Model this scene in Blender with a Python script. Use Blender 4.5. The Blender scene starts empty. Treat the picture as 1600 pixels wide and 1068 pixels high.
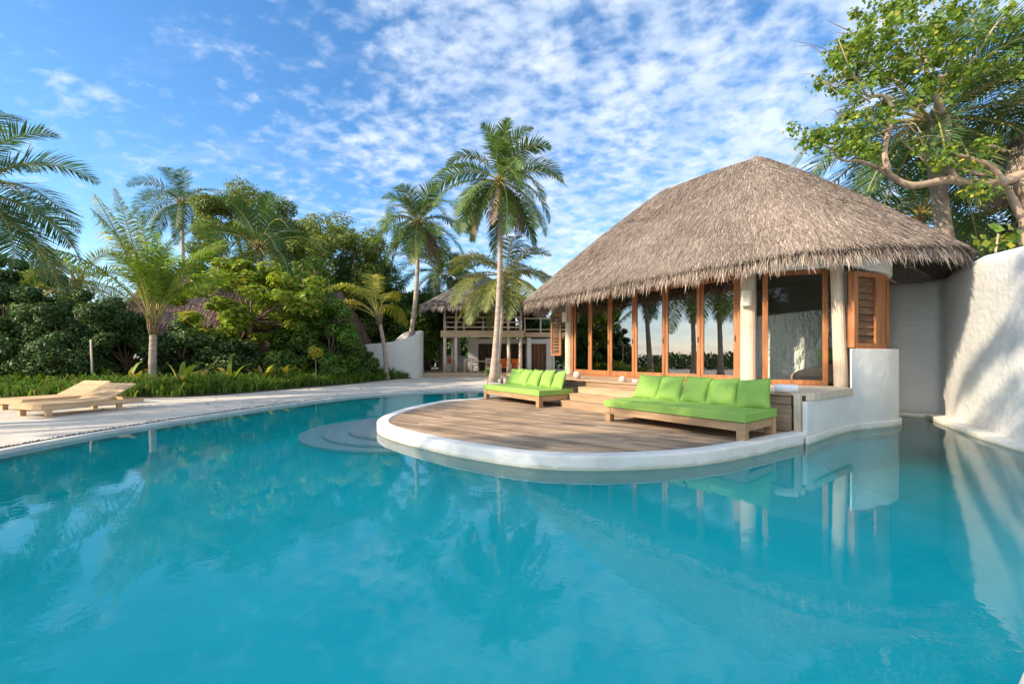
import bpy, bmesh, math, random
import numpy as np
from mathutils import Vector, Matrix
from mathutils.geometry import tessellate_polygon

SC = bpy.context.scene
COL = SC.collection
RNG = np.random.default_rng(7)
random.seed(7)
FPX, HX, HY, CAMZ = 670.0, 800.0, 555.0, 1.45
R = math.radians


def at(x, y, Y):
    """world point seen at photo pixel x, y at depth Y"""
    return np.array([(x - HX) / FPX * Y, Y, CAMZ + (HY - y) / FPX * Y])


# ---------------------------------------------------------------- objects
def tag(o, label=None, cat=None, group=None, kind=None):
    if label: o['label'] = label
    if cat: o['category'] = cat
    if group: o['group'] = group
    if kind: o['kind'] = kind
    return o


def thing(name, loc, label, cat, group=None, rz=0.0):
    o = bpy.data.objects.new(name, None)
    COL.objects.link(o)
    o.empty_display_size = 0.2
    o.location = loc
    o.rotation_euler = (0, 0, rz)
    return tag(o, label, cat, group)


def root_loc(o):
    v = np.zeros(3)
    while o is not None:
        v += np.array(o.location)
        o = o.parent
    return v


def build(name, V, F, mat, parent=None, rnd=None, smooth=False, local=False, bevel=0.0, seg=2):
    """one mesh object; V is in world space unless local"""
    V = np.asarray(V, dtype=np.float64).reshape(-1, 3)
    if parent is not None and not local:
        V = V - root_loc(parent)
    me = bpy.data.meshes.new(name)
    if isinstance(F, np.ndarray):
        n, k = F.shape
        me.vertices.add(len(V))
        me.vertices.foreach_set('co', V.astype(np.float32).ravel())
        me.loops.add(n * k)
        me.loops.foreach_set('vertex_index', F.astype(np.int32).ravel())
        me.polygons.add(n)
        me.polygons.foreach_set('loop_start', np.arange(0, n * k, k, dtype=np.int32))
        me.polygons.foreach_set('loop_total', np.full(n, k, dtype=np.int32))
        me.update(calc_edges=True)
        me.validate()
        nf = len(me.polygons)
    else:
        me.from_pydata([tuple(v) for v in V], [], F)
        me.update()
        nf = len(F)
    if rnd is not None and len(rnd) == len(me.polygons):
        a = me.attributes.new('rnd', 'FLOAT', 'FACE')
        a.data.foreach_set('value', np.asarray(rnd, dtype=np.float32))
    if smooth:
        me.polygons.foreach_set('use_smooth', np.ones(len(me.polygons), dtype=bool))
    me.materials.append(mat)
    o = bpy.data.objects.new(name, me)
    COL.objects.link(o)
    if parent is not None:
        o.parent = parent
    if bevel:
        m = o.modifiers.new('edge', 'BEVEL')
        m.width = bevel
        m.segments = seg
        m.limit_method = 'ANGLE'
        m.angle_limit = R(40)
    return o


def copy_tree(o, parent=None):
    c = o.copy()
    COL.objects.link(c)
    c.parent = parent
    for ch in list(o.children):
        copy_tree(ch, c)
    return c


class MB:
    def __init__(s):
        s.V, s.F, s.R = [], [], []

    def add(s, V, F, r=None):
        b = len(s.V)
        s.V.extend([tuple(v) for v in V])
        r = random.random() if r is None else r
        for f in F:
            s.F.append(tuple(i + b for i in f))
            s.R.append(r)
        return s

    def box(s, c, size, ax=None, rz=0.0, r=None):
        c = np.array(c, float)
        h = np.array(size, float) / 2
        if ax is None:
            ca, sa = math.cos(rz), math.sin(rz)
            ax = np.array([[ca, sa, 0], [-sa, ca, 0], [0, 0, 1.0]])
        ax = np.asarray(ax, float)
        P = []
        for z in (-1, 1):
            for (x, y) in ((-1, -1), (1, -1), (1, 1), (-1, 1)):
                P.append(c + ax[0] * x * h[0] + ax[1] * y * h[1] + ax[2] * z * h[2])
        F = [(3, 2, 1, 0), (4, 5, 6, 7), (0, 1, 5, 4), (1, 2, 6, 5), (2, 3, 7, 6), (3, 0, 4, 7)]
        return s.add(P, F, r)

    def bar(s, a, b, w, h, up=(0, 0, 1), r=None):
        """box from a to b, width w (sideways), height h (along up)"""
        a = np.array(a, float); b = np.array(b, float)
        d = b - a
        L = np.linalg.norm(d)
        d /= L
        up = np.array(up, float)
        sd = np.cross(up, d)
        sd /= np.linalg.norm(sd)
        u = np.cross(d, sd)
        return s.box((a + b) / 2, (L, w, h), ax=(d, sd, u), r=r)

    def tube(s, pts, rad, sides=8, caps=True, r=None):
        pts = [np.array(p, float) for p in pts]
        n = len(pts)
        if not hasattr(rad, '__len__'): rad = [rad] * n
        V, F = [], []
        ref = None
        for i, p in enumerate(pts):
            t = pts[min(i + 1, n - 1)] - pts[max(i - 1, 0)]
            t = t / (np.linalg.norm(t) + 1e-9)
            if ref is None:
                ref = np.array([1.0, 0, 0]) if abs(t[0]) < 0.8 else np.array([0, 1.0, 0])
            u = np.cross(t, ref); u /= np.linalg.norm(u) + 1e-9
            w = np.cross(u, t)
            ref = w
            for k in range(sides):
                a = 2 * math.pi * k / sides
                V.append(p + (u * math.cos(a) + w * math.sin(a)) * rad[i])
        for i in range(n - 1):
            for k in range(sides):
                k2 = (k + 1) % sides
                F.append((i * sides + k, i * sides + k2, (i + 1) * sides + k2, (i + 1) * sides + k))
        if caps:
            F.append(tuple(range(sides - 1, -1, -1)))
            F.append(tuple((n - 1) * sides + k for k in range(sides)))
        return s.add(V, F, r)

    def prism(s, poly, z0, z1, r=None, bottom=True):
        """vertical prism on a 2D polygon (ccw)"""
        n = len(poly)
        area = sum(poly[i][0] * poly[(i + 1) % n][1] - poly[(i + 1) % n][0] * poly[i][1] for i in range(n))
        if area < 0: poly = list(reversed(poly))
        V = [(p[0], p[1], z0) for p in poly] + [(p[0], p[1], z1) for p in poly]
        F = [(i, (i + 1) % n, n + (i + 1) % n, n + i) for i in range(n)]
        tri = tessellate_polygon([[Vector((p[0], p[1], 0)) for p in poly]])
        for t in tri:
            a, b, c = t
            ar = (poly[b][0] - poly[a][0]) * (poly[c][1] - poly[a][1]) - (poly[c][0] - poly[a][0]) * (poly[b][1] - poly[a][1])
            if ar < 0: a, c = c, a
            F.append((n + a, n + b, n + c))
            if bottom: F.append((c, b, a))
        return s.add(V, F, r)

    def wallstrip(s, inner, outer, z0, z1, closed=False, r=None):
        """wall between two plan curves of equal length; z0, z1 may be lists"""
        n = len(inner)
        if not hasattr(z0, '__len__'): z0 = [z0] * n
        if not hasattr(z1, '__len__'): z1 = [z1] * n
        V = []
        for i in range(n):
            V += [(inner[i][0], inner[i][1], z0[i]), (inner[i][0], inner[i][1], z1[i]),
                  (outer[i][0], outer[i][1], z1[i]), (outer[i][0], outer[i][1], z0[i])]
        F = []
        m = n if closed else n - 1
        for i in range(m):
            a, b = 4 * i, 4 * ((i + 1) % n)
            for k in range(4):
                k2 = (k + 1) % 4
                F.append((a + k, b + k, b + k2, a + k2))
        if not closed:
            F.append((0, 1, 2, 3))
            e = 4 * (n - 1)
            F.append((e + 3, e + 2, e + 1, e))
        return s.add(V, F, r)

    def build(s, name, mat, parent=None, smooth=False, local=False, bevel=0.0, seg=2):
        o = build(name, s.V, s.F, mat, parent, s.R, smooth, local, bevel, seg)
        bm = bmesh.new(); bm.from_mesh(o.data)
        bmesh.ops.recalc_face_normals(bm, faces=bm.faces)
        bm.to_mesh(o.data); bm.free()
        return o


def spline(pts, n, closed=False):
    """Catmull-Rom through points, n samples per span"""
    P = [np.array(p, float) for p in pts]
    N = len(P)
    out = []
    m = N if closed else N - 1
    for i in range(m):
        if closed:
            p0, p1, p2, p3 = P[(i - 1) % N], P[i], P[(i + 1) % N], P[(i + 2) % N]
        else:
            p1, p2 = P[i], P[i + 1]
            p0 = P[i - 1] if i > 0 else 2 * p1 - p2
            p3 = P[i + 2] if i + 2 < N else 2 * p2 - p1
        for k in range(n):
            t = k / n
            out.append(0.5 * ((2 * p1) + (-p0 + p2) * t + (2 * p0 - 5 * p1 + 4 * p2 - p3) * t * t + (-p0 + 3 * p1 - 3 * p2 + p3) * t ** 3))
    if not closed: out.append(P[-1])
    return out


def offset2(curve, d, closed=False):
    """offset a plan curve to its left by d"""
    n = len(curve)
    out = []
    for i in range(n):
        a = curve[(i - 1) % n] if (closed or i > 0) else curve[i]
        b = curve[(i + 1) % n] if (closed or i < n - 1) else curve[i]
        t = np.array([b[0] - a[0], b[1] - a[1]])
        t /= np.linalg.norm(t) + 1e-9
        out.append((curve[i][0] - t[1] * d, curve[i][1] + t[0] * d))
    return out


# ---------------------------------------------------------------- materials
def N(nt, typ, **kw):
    n = nt.nodes.new(typ)
    for k, v in kw.items(): setattr(n, k, v)
    return n


def mat(name, c1, c2=None, scale=4.0, stretch=(1, 1, 1), rough=0.7, bump=0.0, bscale=None, bdist=0.02,
        rnd=0.0, rndhue=None, translucent=0.0, spec=0.3, detail=4.0, sharp=(0.3, 0.7), coord='Object', stain=None, btype='noise', waterline=False):
    """noise between c1 and c2; rnd: per-face brightness spread; rndhue: third colour mixed in by the per-face number"""
    m = bpy.data.materials.new(name)
    m.use_nodes = True
    nt = m.node_tree
    nt.nodes.clear()
    L = nt.links.new
    out = N(nt, 'ShaderNodeOutputMaterial')
    bs = N(nt, 'ShaderNodeBsdfPrincipled')
    bs.inputs['Roughness'].default_value = rough
    bs.inputs['Specular IOR Level'].default_value = spec
    tc = N(nt, 'ShaderNodeTexCoord')
    mp = N(nt, 'ShaderNodeMapping')
    mp.inputs['Scale'].default_value = stretch
    L(tc.outputs[coord], mp.inputs['Vector'])
    c2 = c2 or c1
    no = N(nt, 'ShaderNodeTexNoise')
    no.inputs['Scale'].default_value = scale
    no.inputs['Detail'].default_value = detail
    L(mp.outputs[0], no.inputs['Vector'])
    mr = N(nt, 'ShaderNodeMapRange')
    mr.inputs['From Min'].default_value, mr.inputs['From Max'].default_value = sharp
    L(no.outputs['Fac'], mr.inputs['Value'])
    mx = N(nt, 'ShaderNodeMix', data_type='RGBA')
    mx.inputs['A'].default_value = (*c1, 1); mx.inputs['B'].default_value = (*c2, 1)
    L(mr.outputs[0], mx.inputs['Factor'])
    col = mx.outputs['Result']
    if stain is not None:
        # stain = (colour, scale, amount, threshold)
        sn = N(nt, 'ShaderNodeTexNoise'); sn.inputs['Scale'].default_value = stain[1]; sn.inputs['Detail'].default_value = 6
        L(tc.outputs[coord], sn.inputs['Vector'])
        sr = N(nt, 'ShaderNodeMapRange'); sr.inputs['From Min'].default_value = stain[3]; sr.inputs['From Max'].default_value = stain[3] + 0.2
        sr.inputs['To Max'].default_value = stain[2]
        L(sn.outputs['Fac'], sr.inputs['Value'])
        sm = N(nt, 'ShaderNodeMix', data_type='RGBA'); sm.inputs['B'].default_value = (*stain[0], 1)
        L(sr.outputs[0], sm.inputs['Factor']); L(col, sm.inputs['A'])
        col = sm.outputs['Result']
    if waterline:
        # lime and algae mark left just above the water
        ge = N(nt, 'ShaderNodeNewGeometry'); sx = N(nt, 'ShaderNodeSeparateXYZ'); L(ge.outputs['Position'], sx.inputs[0])
        wn = N(nt, 'ShaderNodeTexNoise'); wn.inputs['Scale'].default_value = 3.5; wn.inputs['Detail'].default_value = 6
        L(ge.outputs['Position'], wn.inputs['Vector'])
        wa = N(nt, 'ShaderNodeMath', operation='MULTIPLY_ADD'); L(wn.outputs['Fac'], wa.inputs[0]); wa.inputs[1].default_value = -0.11; L(sx.outputs['Z'], wa.inputs[2])
        wr = N(nt, 'ShaderNodeMapRange'); wr.inputs['From Min'].default_value = 0.0; wr.inputs['From Max'].default_value = -0.035
        wr.inputs['To Max'].default_value = 0.75
        L(wa.outputs[0], wr.inputs['Value'])
        wm = N(nt, 'ShaderNodeMix', data_type='RGBA'); wm.inputs['B'].default_value = (0.50, 0.47, 0.34, 1)
        L(wr.outputs[0], wm.inputs['Factor']); L(col, wm.inputs['A'])
        col = wm.outputs['Result']
    if rnd or rndhue:
        at_ = N(nt, 'ShaderNodeAttribute', attribute_name='rnd')
        if rndhue:
            r2 = N(nt, 'ShaderNodeMapRange'); r2.inputs['From Min'].default_value = rndhue[1]; r2.inputs['From Max'].default_value = rndhue[2]
            L(at_.outputs['Fac'], r2.inputs['Value'])
            hm = N(nt, 'ShaderNodeMix', data_type='RGBA'); hm.inputs['B'].default_value = (*rndhue[0], 1)
            L(r2.outputs[0], hm.inputs['Factor']); L(col, hm.inputs['A'])
            col = hm.outputs['Result']
        if rnd:
            # decorrelated brightness from the same number
            ml = N(nt, 'ShaderNodeMath', operation='MULTIPLY'); ml.inputs[1].default_value = 37.7
            fr = N(nt, 'ShaderNodeMath', operation='FRACT')
            L(at_.outputs['Fac'], ml.inputs[0]); L(ml.outputs[0], fr.inputs[0])
            rr = N(nt, 'ShaderNodeMapRange'); rr.inputs['To Min'].default_value = 1 - rnd; rr.inputs['To Max'].default_value = 1 + rnd
            L(fr.outputs[0], rr.inputs['Value'])
            vm = N(nt, 'ShaderNodeVectorMath', operation='SCALE')
            L(col, vm.inputs[0]); L(rr.outputs[0], vm.inputs['Scale'])
            col = vm.outputs[0]
    L(col, bs.inputs['Base Color'])
    if bump:
        if btype == 'voronoi':
            bn = N(nt, 'ShaderNodeTexVoronoi', feature='SMOOTH_F1'); bn.inputs['Scale'].default_value = bscale or scale
            src = bn.outputs['Distance']
        else:
            bn = N(nt, 'ShaderNodeTexNoise'); bn.inputs['Scale'].default_value = bscale or scale * 3; bn.inputs['Detail'].default_value = detail
            src = bn.outputs['Fac']
        L(mp.outputs[0], bn.inputs['Vector'])
        bp = N(nt, 'ShaderNodeBump'); bp.inputs['Strength'].default_value = bump; bp.inputs['Distance'].default_value = bdist
        L(src, bp.inputs['Height']); L(bp.outputs[0], bs.inputs['Normal'])
    sh = bs.outputs[0]
    if translucent:
        tr = N(nt, 'ShaderNodeBsdfTranslucent')
        sc = N(nt, 'ShaderNodeVectorMath', operation='MULTIPLY'); sc.inputs[1].default_value = (1.25, 1.3, 0.6)
        L(col, sc.inputs[0]); L(sc.outputs[0], tr.inputs['Color'])
        ms = N(nt, 'ShaderNodeMixShader'); ms.inputs[0].default_value = translucent
        L(sh, ms.inputs[1]); L(tr.outputs[0], ms.inputs[2])
        sh = ms.outputs[0]
    L(sh, out.inputs['Surface'])
    return m


def mat_glass(name, ior=1.6, tint=(0.92, 0.95, 0.93)):
    m = bpy.data.materials.new(name); m.use_nodes = True
    nt = m.node_tree; nt.nodes.clear(); L = nt.links.new
    out = N(nt, 'ShaderNodeOutputMaterial')
    tr = N(nt, 'ShaderNodeBsdfTransparent'); tr.inputs[0].default_value = (*tint, 1)
    gl = N(nt, 'ShaderNodeBsdfGlossy'); gl.inputs['Roughness'].default_value = 0.0
    fr = N(nt, 'ShaderNodeFresnel'); fr.inputs['IOR'].default_value = ior
    ms = N(nt, 'ShaderNodeMixShader')
    L(fr.outputs[0], ms.inputs[0]); L(tr.outputs[0], ms.inputs[1]); L(gl.outputs[0], ms.inputs[2])
    L(ms.outputs[0], out.inputs['Surface'])
    return m


def mat_water(name):
    m = bpy.data.materials.new(name); m.use_nodes = True
    nt = m.node_tree; nt.nodes.clear(); L = nt.links.new
    out = N(nt, 'ShaderNodeOutputMaterial')
    tr = N(nt, 'ShaderNodeBsdfTransparent'); tr.inputs[0].default_value = (0.97, 0.99, 1, 1)
    gl = N(nt, 'ShaderNodeBsdfGlossy'); gl.inputs['Roughness'].default_value = 0.0
    fr = N(nt, 'ShaderNodeFresnel'); fr.inputs['IOR'].default_value = 1.46
    tc = N(nt, 'ShaderNodeTexCoord')
    n1 = N(nt, 'ShaderNodeTexNoise'); n1.inputs['Scale'].default_value = 2.6; n1.inputs['Detail'].default_value = 3.0; n1.inputs['Distortion'].default_value = 0.5
    n2 = N(nt, 'ShaderNodeTexNoise'); n2.inputs['Scale'].default_value = 12.0; n2.inputs['Detail'].default_value = 2.0
    n3 = N(nt, 'ShaderNodeTexNoise'); n3.inputs['Scale'].default_value = 0.35; n3.inputs['Detail'].default_value = 2.0
    for n in (n1, n2, n3): L(tc.outputs['Object'], n.inputs['Vector'])
    # calm and rippled patches
    pr = N(nt, 'ShaderNodeMapRange'); pr.inputs['From Min'].default_value = 0.4; pr.inputs['From Max'].default_value = 0.65
    pr.inputs['To Min'].default_value = 0.25; pr.inputs['To Max'].default_value = 1.0
    L(n3.outputs['Fac'], pr.inputs['Value'])
    m2 = N(nt, 'ShaderNodeMath', operation='MULTIPLY'); L(n2.outputs['Fac'], m2.inputs[0]); m2.inputs[1].default_value = 0.35
    ad = N(nt, 'ShaderNodeMath', operation='ADD'); L(n1.outputs['Fac'], ad.inputs[0]); L(m2.outputs[0], ad.inputs[1])
    bp = N(nt, 'ShaderNodeBump'); bp.inputs['Distance'].default_value = 0.0034
    sm = N(nt, 'ShaderNodeMath', operation='MULTIPLY'); L(pr.outputs[0], sm.inputs[0]); sm.inputs[1].default_value = 0.75
    L(sm.outputs[0], bp.inputs['Strength'])
    L(ad.outputs[0], bp.inputs['Height'])
    L(bp.outputs[0], gl.inputs['Normal']); L(bp.outputs[0], fr.inputs['Normal'])
    ms = N(nt, 'ShaderNodeMixShader')
    L(fr.outputs[0], ms.inputs[0]); L(tr.outputs[0], ms.inputs[1]); L(gl.outputs[0], ms.inputs[2])
    L(ms.outputs[0], out.inputs['Surface'])
    va = N(nt, 'ShaderNodeVolumeAbsorption'); va.inputs['Color'].default_value = (0.0, 0.988, 0.980, 1); va.inputs['Density'].default_value = 0.40
    L(va.outputs[0], out.inputs['Volume'])
    return m


M = {}
M['sand'] = mat('sand', (0.54, 0.48, 0.40), (0.68, 0.62, 0.54), scale=1.6, rough=0.95, bump=0.4, bscale=5, bdist=0.06, spec=0.1, detail=8,
                stain=((0.36, 0.31, 0.25), 0.8, 0.35, 0.55))
M['soil'] = mat('soil', (0.05, 0.04, 0.03), (0.10, 0.08, 0.06), scale=6, rough=1, bump=0.5)
M['plaster'] = mat('white_plaster', (0.66, 0.66, 0.63), (0.75, 0.75, 0.72), scale=1.4, rough=0.85, bump=0.22, bscale=6, bdist=0.045, detail=2.5, stretch=(1, 1, 1.0),
                   stain=((0.56, 0.55, 0.50), 0.9, 0.5, 0.58))
M['stucco'] = mat('coarse_stucco', (0.68, 0.69, 0.64), (0.80, 0.80, 0.75), scale=3, rough=0.9, bump=1.0, bscale=9, bdist=0.10, detail=2.0, stretch=(1, 1, 0.6))
M['plaster_rough'] = mat('hand_pressed_plaster', (0.61, 0.61, 0.585), (0.69, 0.69, 0.665), scale=1.2, rough=0.85, bump=0.36, bscale=6.0, bdist=0.06, detail=2.0,
                         stretch=(1, 1, 1.5), stain=((0.55, 0.54, 0.50), 0.8, 0.4, 0.6))
M['rim'] = mat('pool_rim_plaster', (0.68, 0.66, 0.60), (0.78, 0.77, 0.72), scale=3, rough=0.7, bump=0.25, bscale=20, stain=((0.55, 0.50, 0.40), 2.2, 0.6, 0.55), waterline=True)
M['pool'] = mat('pool_lining', (0.03, 0.84, 0.83), (0.15, 0.95, 0.92), scale=1.1, rough=0.6, bump=0.15, bscale=12, detail=5)  # mottle stands in for sun and shadow patches on the pool floor
M['poolstep'] = mat('pool_step_plaster', (0.84, 0.83, 0.79), (0.88, 0.87, 0.84), scale=2, rough=0.7)
M['water'] = mat_water('pool_water')
M['deck'] = mat('weathered_deck', (0.26, 0.17, 0.10), (0.45, 0.325, 0.22), scale=2.5, stretch=(1, 1, 1), rough=0.75, bump=0.3, bscale=14, rnd=0.38, spec=0.25,
                stain=((0.13, 0.095, 0.07), 1.3, 0.6, 0.5))
M['board'] = mat('terrace_board', (0.36, 0.225, 0.125), (0.50, 0.345, 0.215), scale=3, stretch=(0.6, 0.6, 6), rough=0.75, bump=0.25, bscale=9, rnd=0.2)
M['teak'] = mat('oiled_red_timber', (0.27, 0.10, 0.038), (0.45, 0.195, 0.078), scale=5, stretch=(3, 3, 0.35), rough=0.5, bump=0.15, bscale=12, rnd=0.12)
M['teakdark'] = mat('dark_timber', (0.10, 0.05, 0.025), (0.17, 0.085, 0.04), scale=5, stretch=(3, 3, 0.35), rough=0.55, rnd=0.1)
M['louvre'] = mat('louvre_timber', (0.13, 0.068, 0.036), (0.20, 0.11, 0.058), scale=5, stretch=(1, 1, 4), rough=0.6, rnd=0.2)
M['pale'] = mat('pale_timber', (0.56, 0.44, 0.31), (0.70, 0.59, 0.46), scale=4, stretch=(4, 4, 0.3), rough=0.7, bump=0.2, bscale=10, stain=((0.42, 0.31, 0.20), 1.5, 0.5, 0.55))
M['sofawood'] = mat('daybed_timber', (0.34, 0.20, 0.095), (0.52, 0.34, 0.185), scale=3, stretch=(0.5, 5, 5), rough=0.65, bump=0.25, bscale=8, rnd=0.14,
                    stain=((0.24, 0.15, 0.09), 2.0, 0.5, 0.55))
M['green'] = mat('lime_canvas', (0.225, 0.39, 0.08), (0.29, 0.46, 0.11), scale=1.6, rough=0.95, bump=0.5, bscale=7, bdist=0.03, spec=0.12, detail=6)
M['lounger'] = mat('lounger_pine', (0.56, 0.365, 0.19), (0.70, 0.49, 0.285), scale=3, stretch=(5, 0.6, 5), rough=0.65, bump=0.15, rnd=0.12)
M['thatch'] = mat('palm_thatch', (0.185, 0.138, 0.11), (0.31, 0.245, 0.20), scale=0.8, rough=0.9, rnd=0.42, rndhue=((0.46, 0.385, 0.315), 0.5, 1.0), spec=0.15)
M['thatchbase'] = mat('thatch_bed', (0.10, 0.075, 0.055), (0.18, 0.14, 0.11), scale=9, rough=1, bump=0.6, bscale=30, spec=0.05)
M['thatchfar'] = mat('grey_thatch', (0.20, 0.17, 0.155), (0.31, 0.27, 0.25), scale=1.5, rough=0.9, rnd=0.45, spec=0.1)
M['thatchred'] = mat('brown_thatch', (0.17, 0.115, 0.095), (0.27, 0.19, 0.16), scale=1.5, rough=0.9, rnd=0.45, spec=0.1)
M['rafter'] = mat('rafter_pole', (0.34, 0.25, 0.17), (0.46, 0.35, 0.25), scale=4, rough=0.8)
M['glass'] = mat_glass('window_glass', 1.4)
M['glassdark'] = mat_glass('door_glass', 3.6, (0.88, 0.9, 0.88))
M['lampshade'] = mat('cream_shade', (0.72, 0.66, 0.52), (0.78, 0.72, 0.58), scale=3, rough=0.8)
M['cream'] = mat('cream_plaster', (0.62, 0.60, 0.54), (0.70, 0.68, 0.62), scale=1.5, rough=0.9, bump=0.2)
M['linen'] = mat('white_linen', (0.78, 0.77, 0.74), (0.84, 0.83, 0.80), scale=4, rough=0.9, bump=0.4, bscale=9, bdist=0.03)
M['towel'] = mat('white_towel', (0.82, 0.79, 0.75), (0.88, 0.86, 0.82), scale=9, rough=0.95, bump=0.4, bscale=80, bdist=0.005)
M['brass'] = mat('dark_metal', (0.08, 0.06, 0.05), rough=0.4)
M['shell'] = mat('stone_shell', (0.55, 0.42, 0.33), (0.68, 0.58, 0.5), scale=18, rough=0.6, bump=0.3)
M['rattan'] = mat('woven_rattan', (0.32, 0.22, 0.15), (0.52, 0.38, 0.27), scale=40, rough=0.8, bump=0.8, bscale=45, bdist=0.02)
M['blue'] = mat('blue_fabric', (0.06, 0.20, 0.27), (0.09, 0.26, 0.34), scale=5, rough=0.9)
M['orange'] = mat('orange_fabric', (0.62, 0.13, 0.03), (0.70, 0.18, 0.045), scale=5, rough=0.9)
M['greypost'] = mat('grey_timber', (0.50, 0.42, 0.32), (0.66, 0.57, 0.45), scale=4, stretch=(3, 3, 0.5), rough=0.8, rnd=0.12)
M['fascia'] = mat('balcony_boards', (0.42, 0.30, 0.19), (0.56, 0.42, 0.28), scale=3, stretch=(0.5, 0.5, 5), rough=0.8)
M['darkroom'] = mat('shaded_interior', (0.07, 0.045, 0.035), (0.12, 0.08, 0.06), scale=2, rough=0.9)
M['pebble'] = mat('drain_pebble', (0.035, 0.035, 0.035), (0.11, 0.105, 0.10), scale=30, rough=0.8, rnd=0.6)
M['coping'] = mat('coping_concrete', (0.50, 0.49, 0.46), (0.62, 0.61, 0.57), scale=4, rough=0.85, bump=0.2)
M['sea'] = mat('sea_water', (0.02, 0.16, 0.20), (0.03, 0.22, 0.26), scale=0.2, rough=0.15, bump=0.5, bscale=1.2, spec=0.5)
M['bark'] = mat('tree_bark', (0.16, 0.11, 0.07), (0.30, 0.22, 0.15), scale=6, rough=0.9, bump=0.6, bscale=14)
M['limb'] = mat('pale_limb_bark', (0.34, 0.245, 0.165), (0.50, 0.38, 0.27), scale=5, rough=0.85, bump=0.6, bscale=13, stain=((0.22, 0.16, 0.11), 3, 0.6, 0.5))
M['palmbark'] = mat('palm_bark', (0.34, 0.27, 0.21), (0.50, 0.42, 0.34), scale=1.6, stretch=(1, 1, 4.5), rough=0.9, bump=0.6, bscale=4, bdist=0.05, detail=3,
                    stain=((0.20, 0.15, 0.11), 2.5, 0.5, 0.55))
M['husk'] = mat('palm_husk', (0.17, 0.11, 0.06), (0.28, 0.19, 0.11), scale=8, rough=0.95)


def leafmat(name, a, b, c, tr=0.3, rough=0.55, rnd=0.35, lo=0.75):
    return mat(name, a, b, scale=0.9, rough=rough, rnd=rnd, rndhue=(c, lo, 1.0), translucent=tr, spec=0.35)


M['frond'] = leafmat('palm_leaflets', (0.075, 0.14, 0.03), (0.12, 0.19, 0.04), (0.26, 0.25, 0.06))
M['frondyoung'] = leafmat('young_palm_leaflets', (0.17, 0.29, 0.035), (0.27, 0.37, 0.05), (0.50, 0.44, 0.09), tr=0.4, lo=0.6)
M['frondyellow'] = leafmat('yellowing_palm_leaflets', (0.42, 0.42, 0.06), (0.55, 0.48, 0.07), (0.66, 0.44, 0.07), tr=0.4, lo=0.6)
M['frondolive'] = leafmat('olive_palm_leaflets', (0.12, 0.16, 0.035), (0.19, 0.21, 0.05), (0.42, 0.34, 0.09), lo=0.55)
M['fronddark'] = leafmat('dark_palm_leaflets', (0.045, 0.10, 0.035), (0.08, 0.145, 0.05), (0.15, 0.18, 0.05))
M['rachis'] = mat('palm_rib', (0.30, 0.27, 0.07), (0.40, 0.33, 0.10), scale=3, rough=0.6)
M['leafdark'] = leafmat('dark_shrub_leaves', (0.04, 0.092, 0.025), (0.07, 0.14, 0.035), (0.14, 0.18, 0.04), tr=0.2)
M['leafmid'] = leafmat('mid_green_leaves', (0.075, 0.155, 0.028), (0.125, 0.22, 0.04), (0.22, 0.27, 0.05), tr=0.3)
M['leafbright'] = leafmat('bright_green_leaves', (0.08, 0.19, 0.03), (0.13, 0.26, 0.04), (0.27, 0.31, 0.05), tr=0.35)
M['leafolive'] = leafmat('olive_tree_leaves', (0.12, 0.17, 0.035), (0.19, 0.245, 0.05), (0.33, 0.33, 0.08), tr=0.3)
M['leafalmond'] = leafmat('sea_almond_leaves', (0.19, 0.29, 0.035), (0.29, 0.38, 0.06), (0.52, 0.38, 0.06), tr=0.4, lo=0.75)
M['leafgrape'] = leafmat('sea_grape_leaves', (0.115, 0.20, 0.03), (0.19, 0.29, 0.045), (0.50, 0.42, 0.04), tr=0.4, lo=0.8)
M['strap'] = leafmat('strap_leaves', (0.075, 0.17, 0.022), (0.14, 0.25, 0.032), (0.33, 0.28, 0.07), tr=0.35, lo=0.78)
M['seedling'] = leafmat('coconut_seedling_leaves', (0.18, 0.26, 0.03), (0.32, 0.36, 0.05), (0.50, 0.30, 0.11), tr=0.45, lo=0.4)


# ---------------------------------------------------------------- leaves
def leaf_quads(C, Nrm, size, aspect=0.55, rng=RNG, fold=0.15):
    """diamond leaves: centres C, normals Nrm; returns V, F"""
    n = len(C)
    a = rng.normal(size=(n, 3))
    t = a - (a * Nrm).sum(1, keepdims=True) * Nrm
    t /= np.linalg.norm(t, axis=1, keepdims=True) + 1e-9
    b = np.cross(Nrm, t)
    s = (size * rng.uniform(0.65, 1.35, n))[:, None]
    V = np.empty((n, 4, 3))
    V[:, 0] = C - t * s * 0.5
    V[:, 1] = C + b * s * 0.5 * aspect + Nrm * s * fold
    V[:, 2] = C + t * s * 0.5
    V[:, 3] = C - b * s * 0.5 * aspect + Nrm * s * fold
    F = np.arange(4 * n).reshape(n, 4)
    return V.reshape(-1, 3), F


def unit(v):
    return v / (np.linalg.norm(v, axis=-1, keepdims=True) + 1e-9)


def clump_leaves(centres, radii, n_each, rng, up=0.5, shell=0.55):
    """leaf centres and normals filling ellipsoid clumps (denser to their shells)"""
    Cs, Ns = [], []
    for c, r in zip(centres, radii):
        r = np.array(r, float) * np.ones(3)
        d = unit(rng.normal(size=(n_each, 3)))
        rad = shell + (1 - shell) * rng.random((n_each, 1)) ** 0.7
        rad *= rng.uniform(0.8, 1.15, (n_each, 1))
        Cs.append(np.array(c) + d * rad * r)
        Ns.append(unit(d * 0.8 + np.array([0, 0, up]) + rng.normal(size=(n_each, 3)) * 0.45))
    return np.concatenate(Cs), np.concatenate(Ns)


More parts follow.
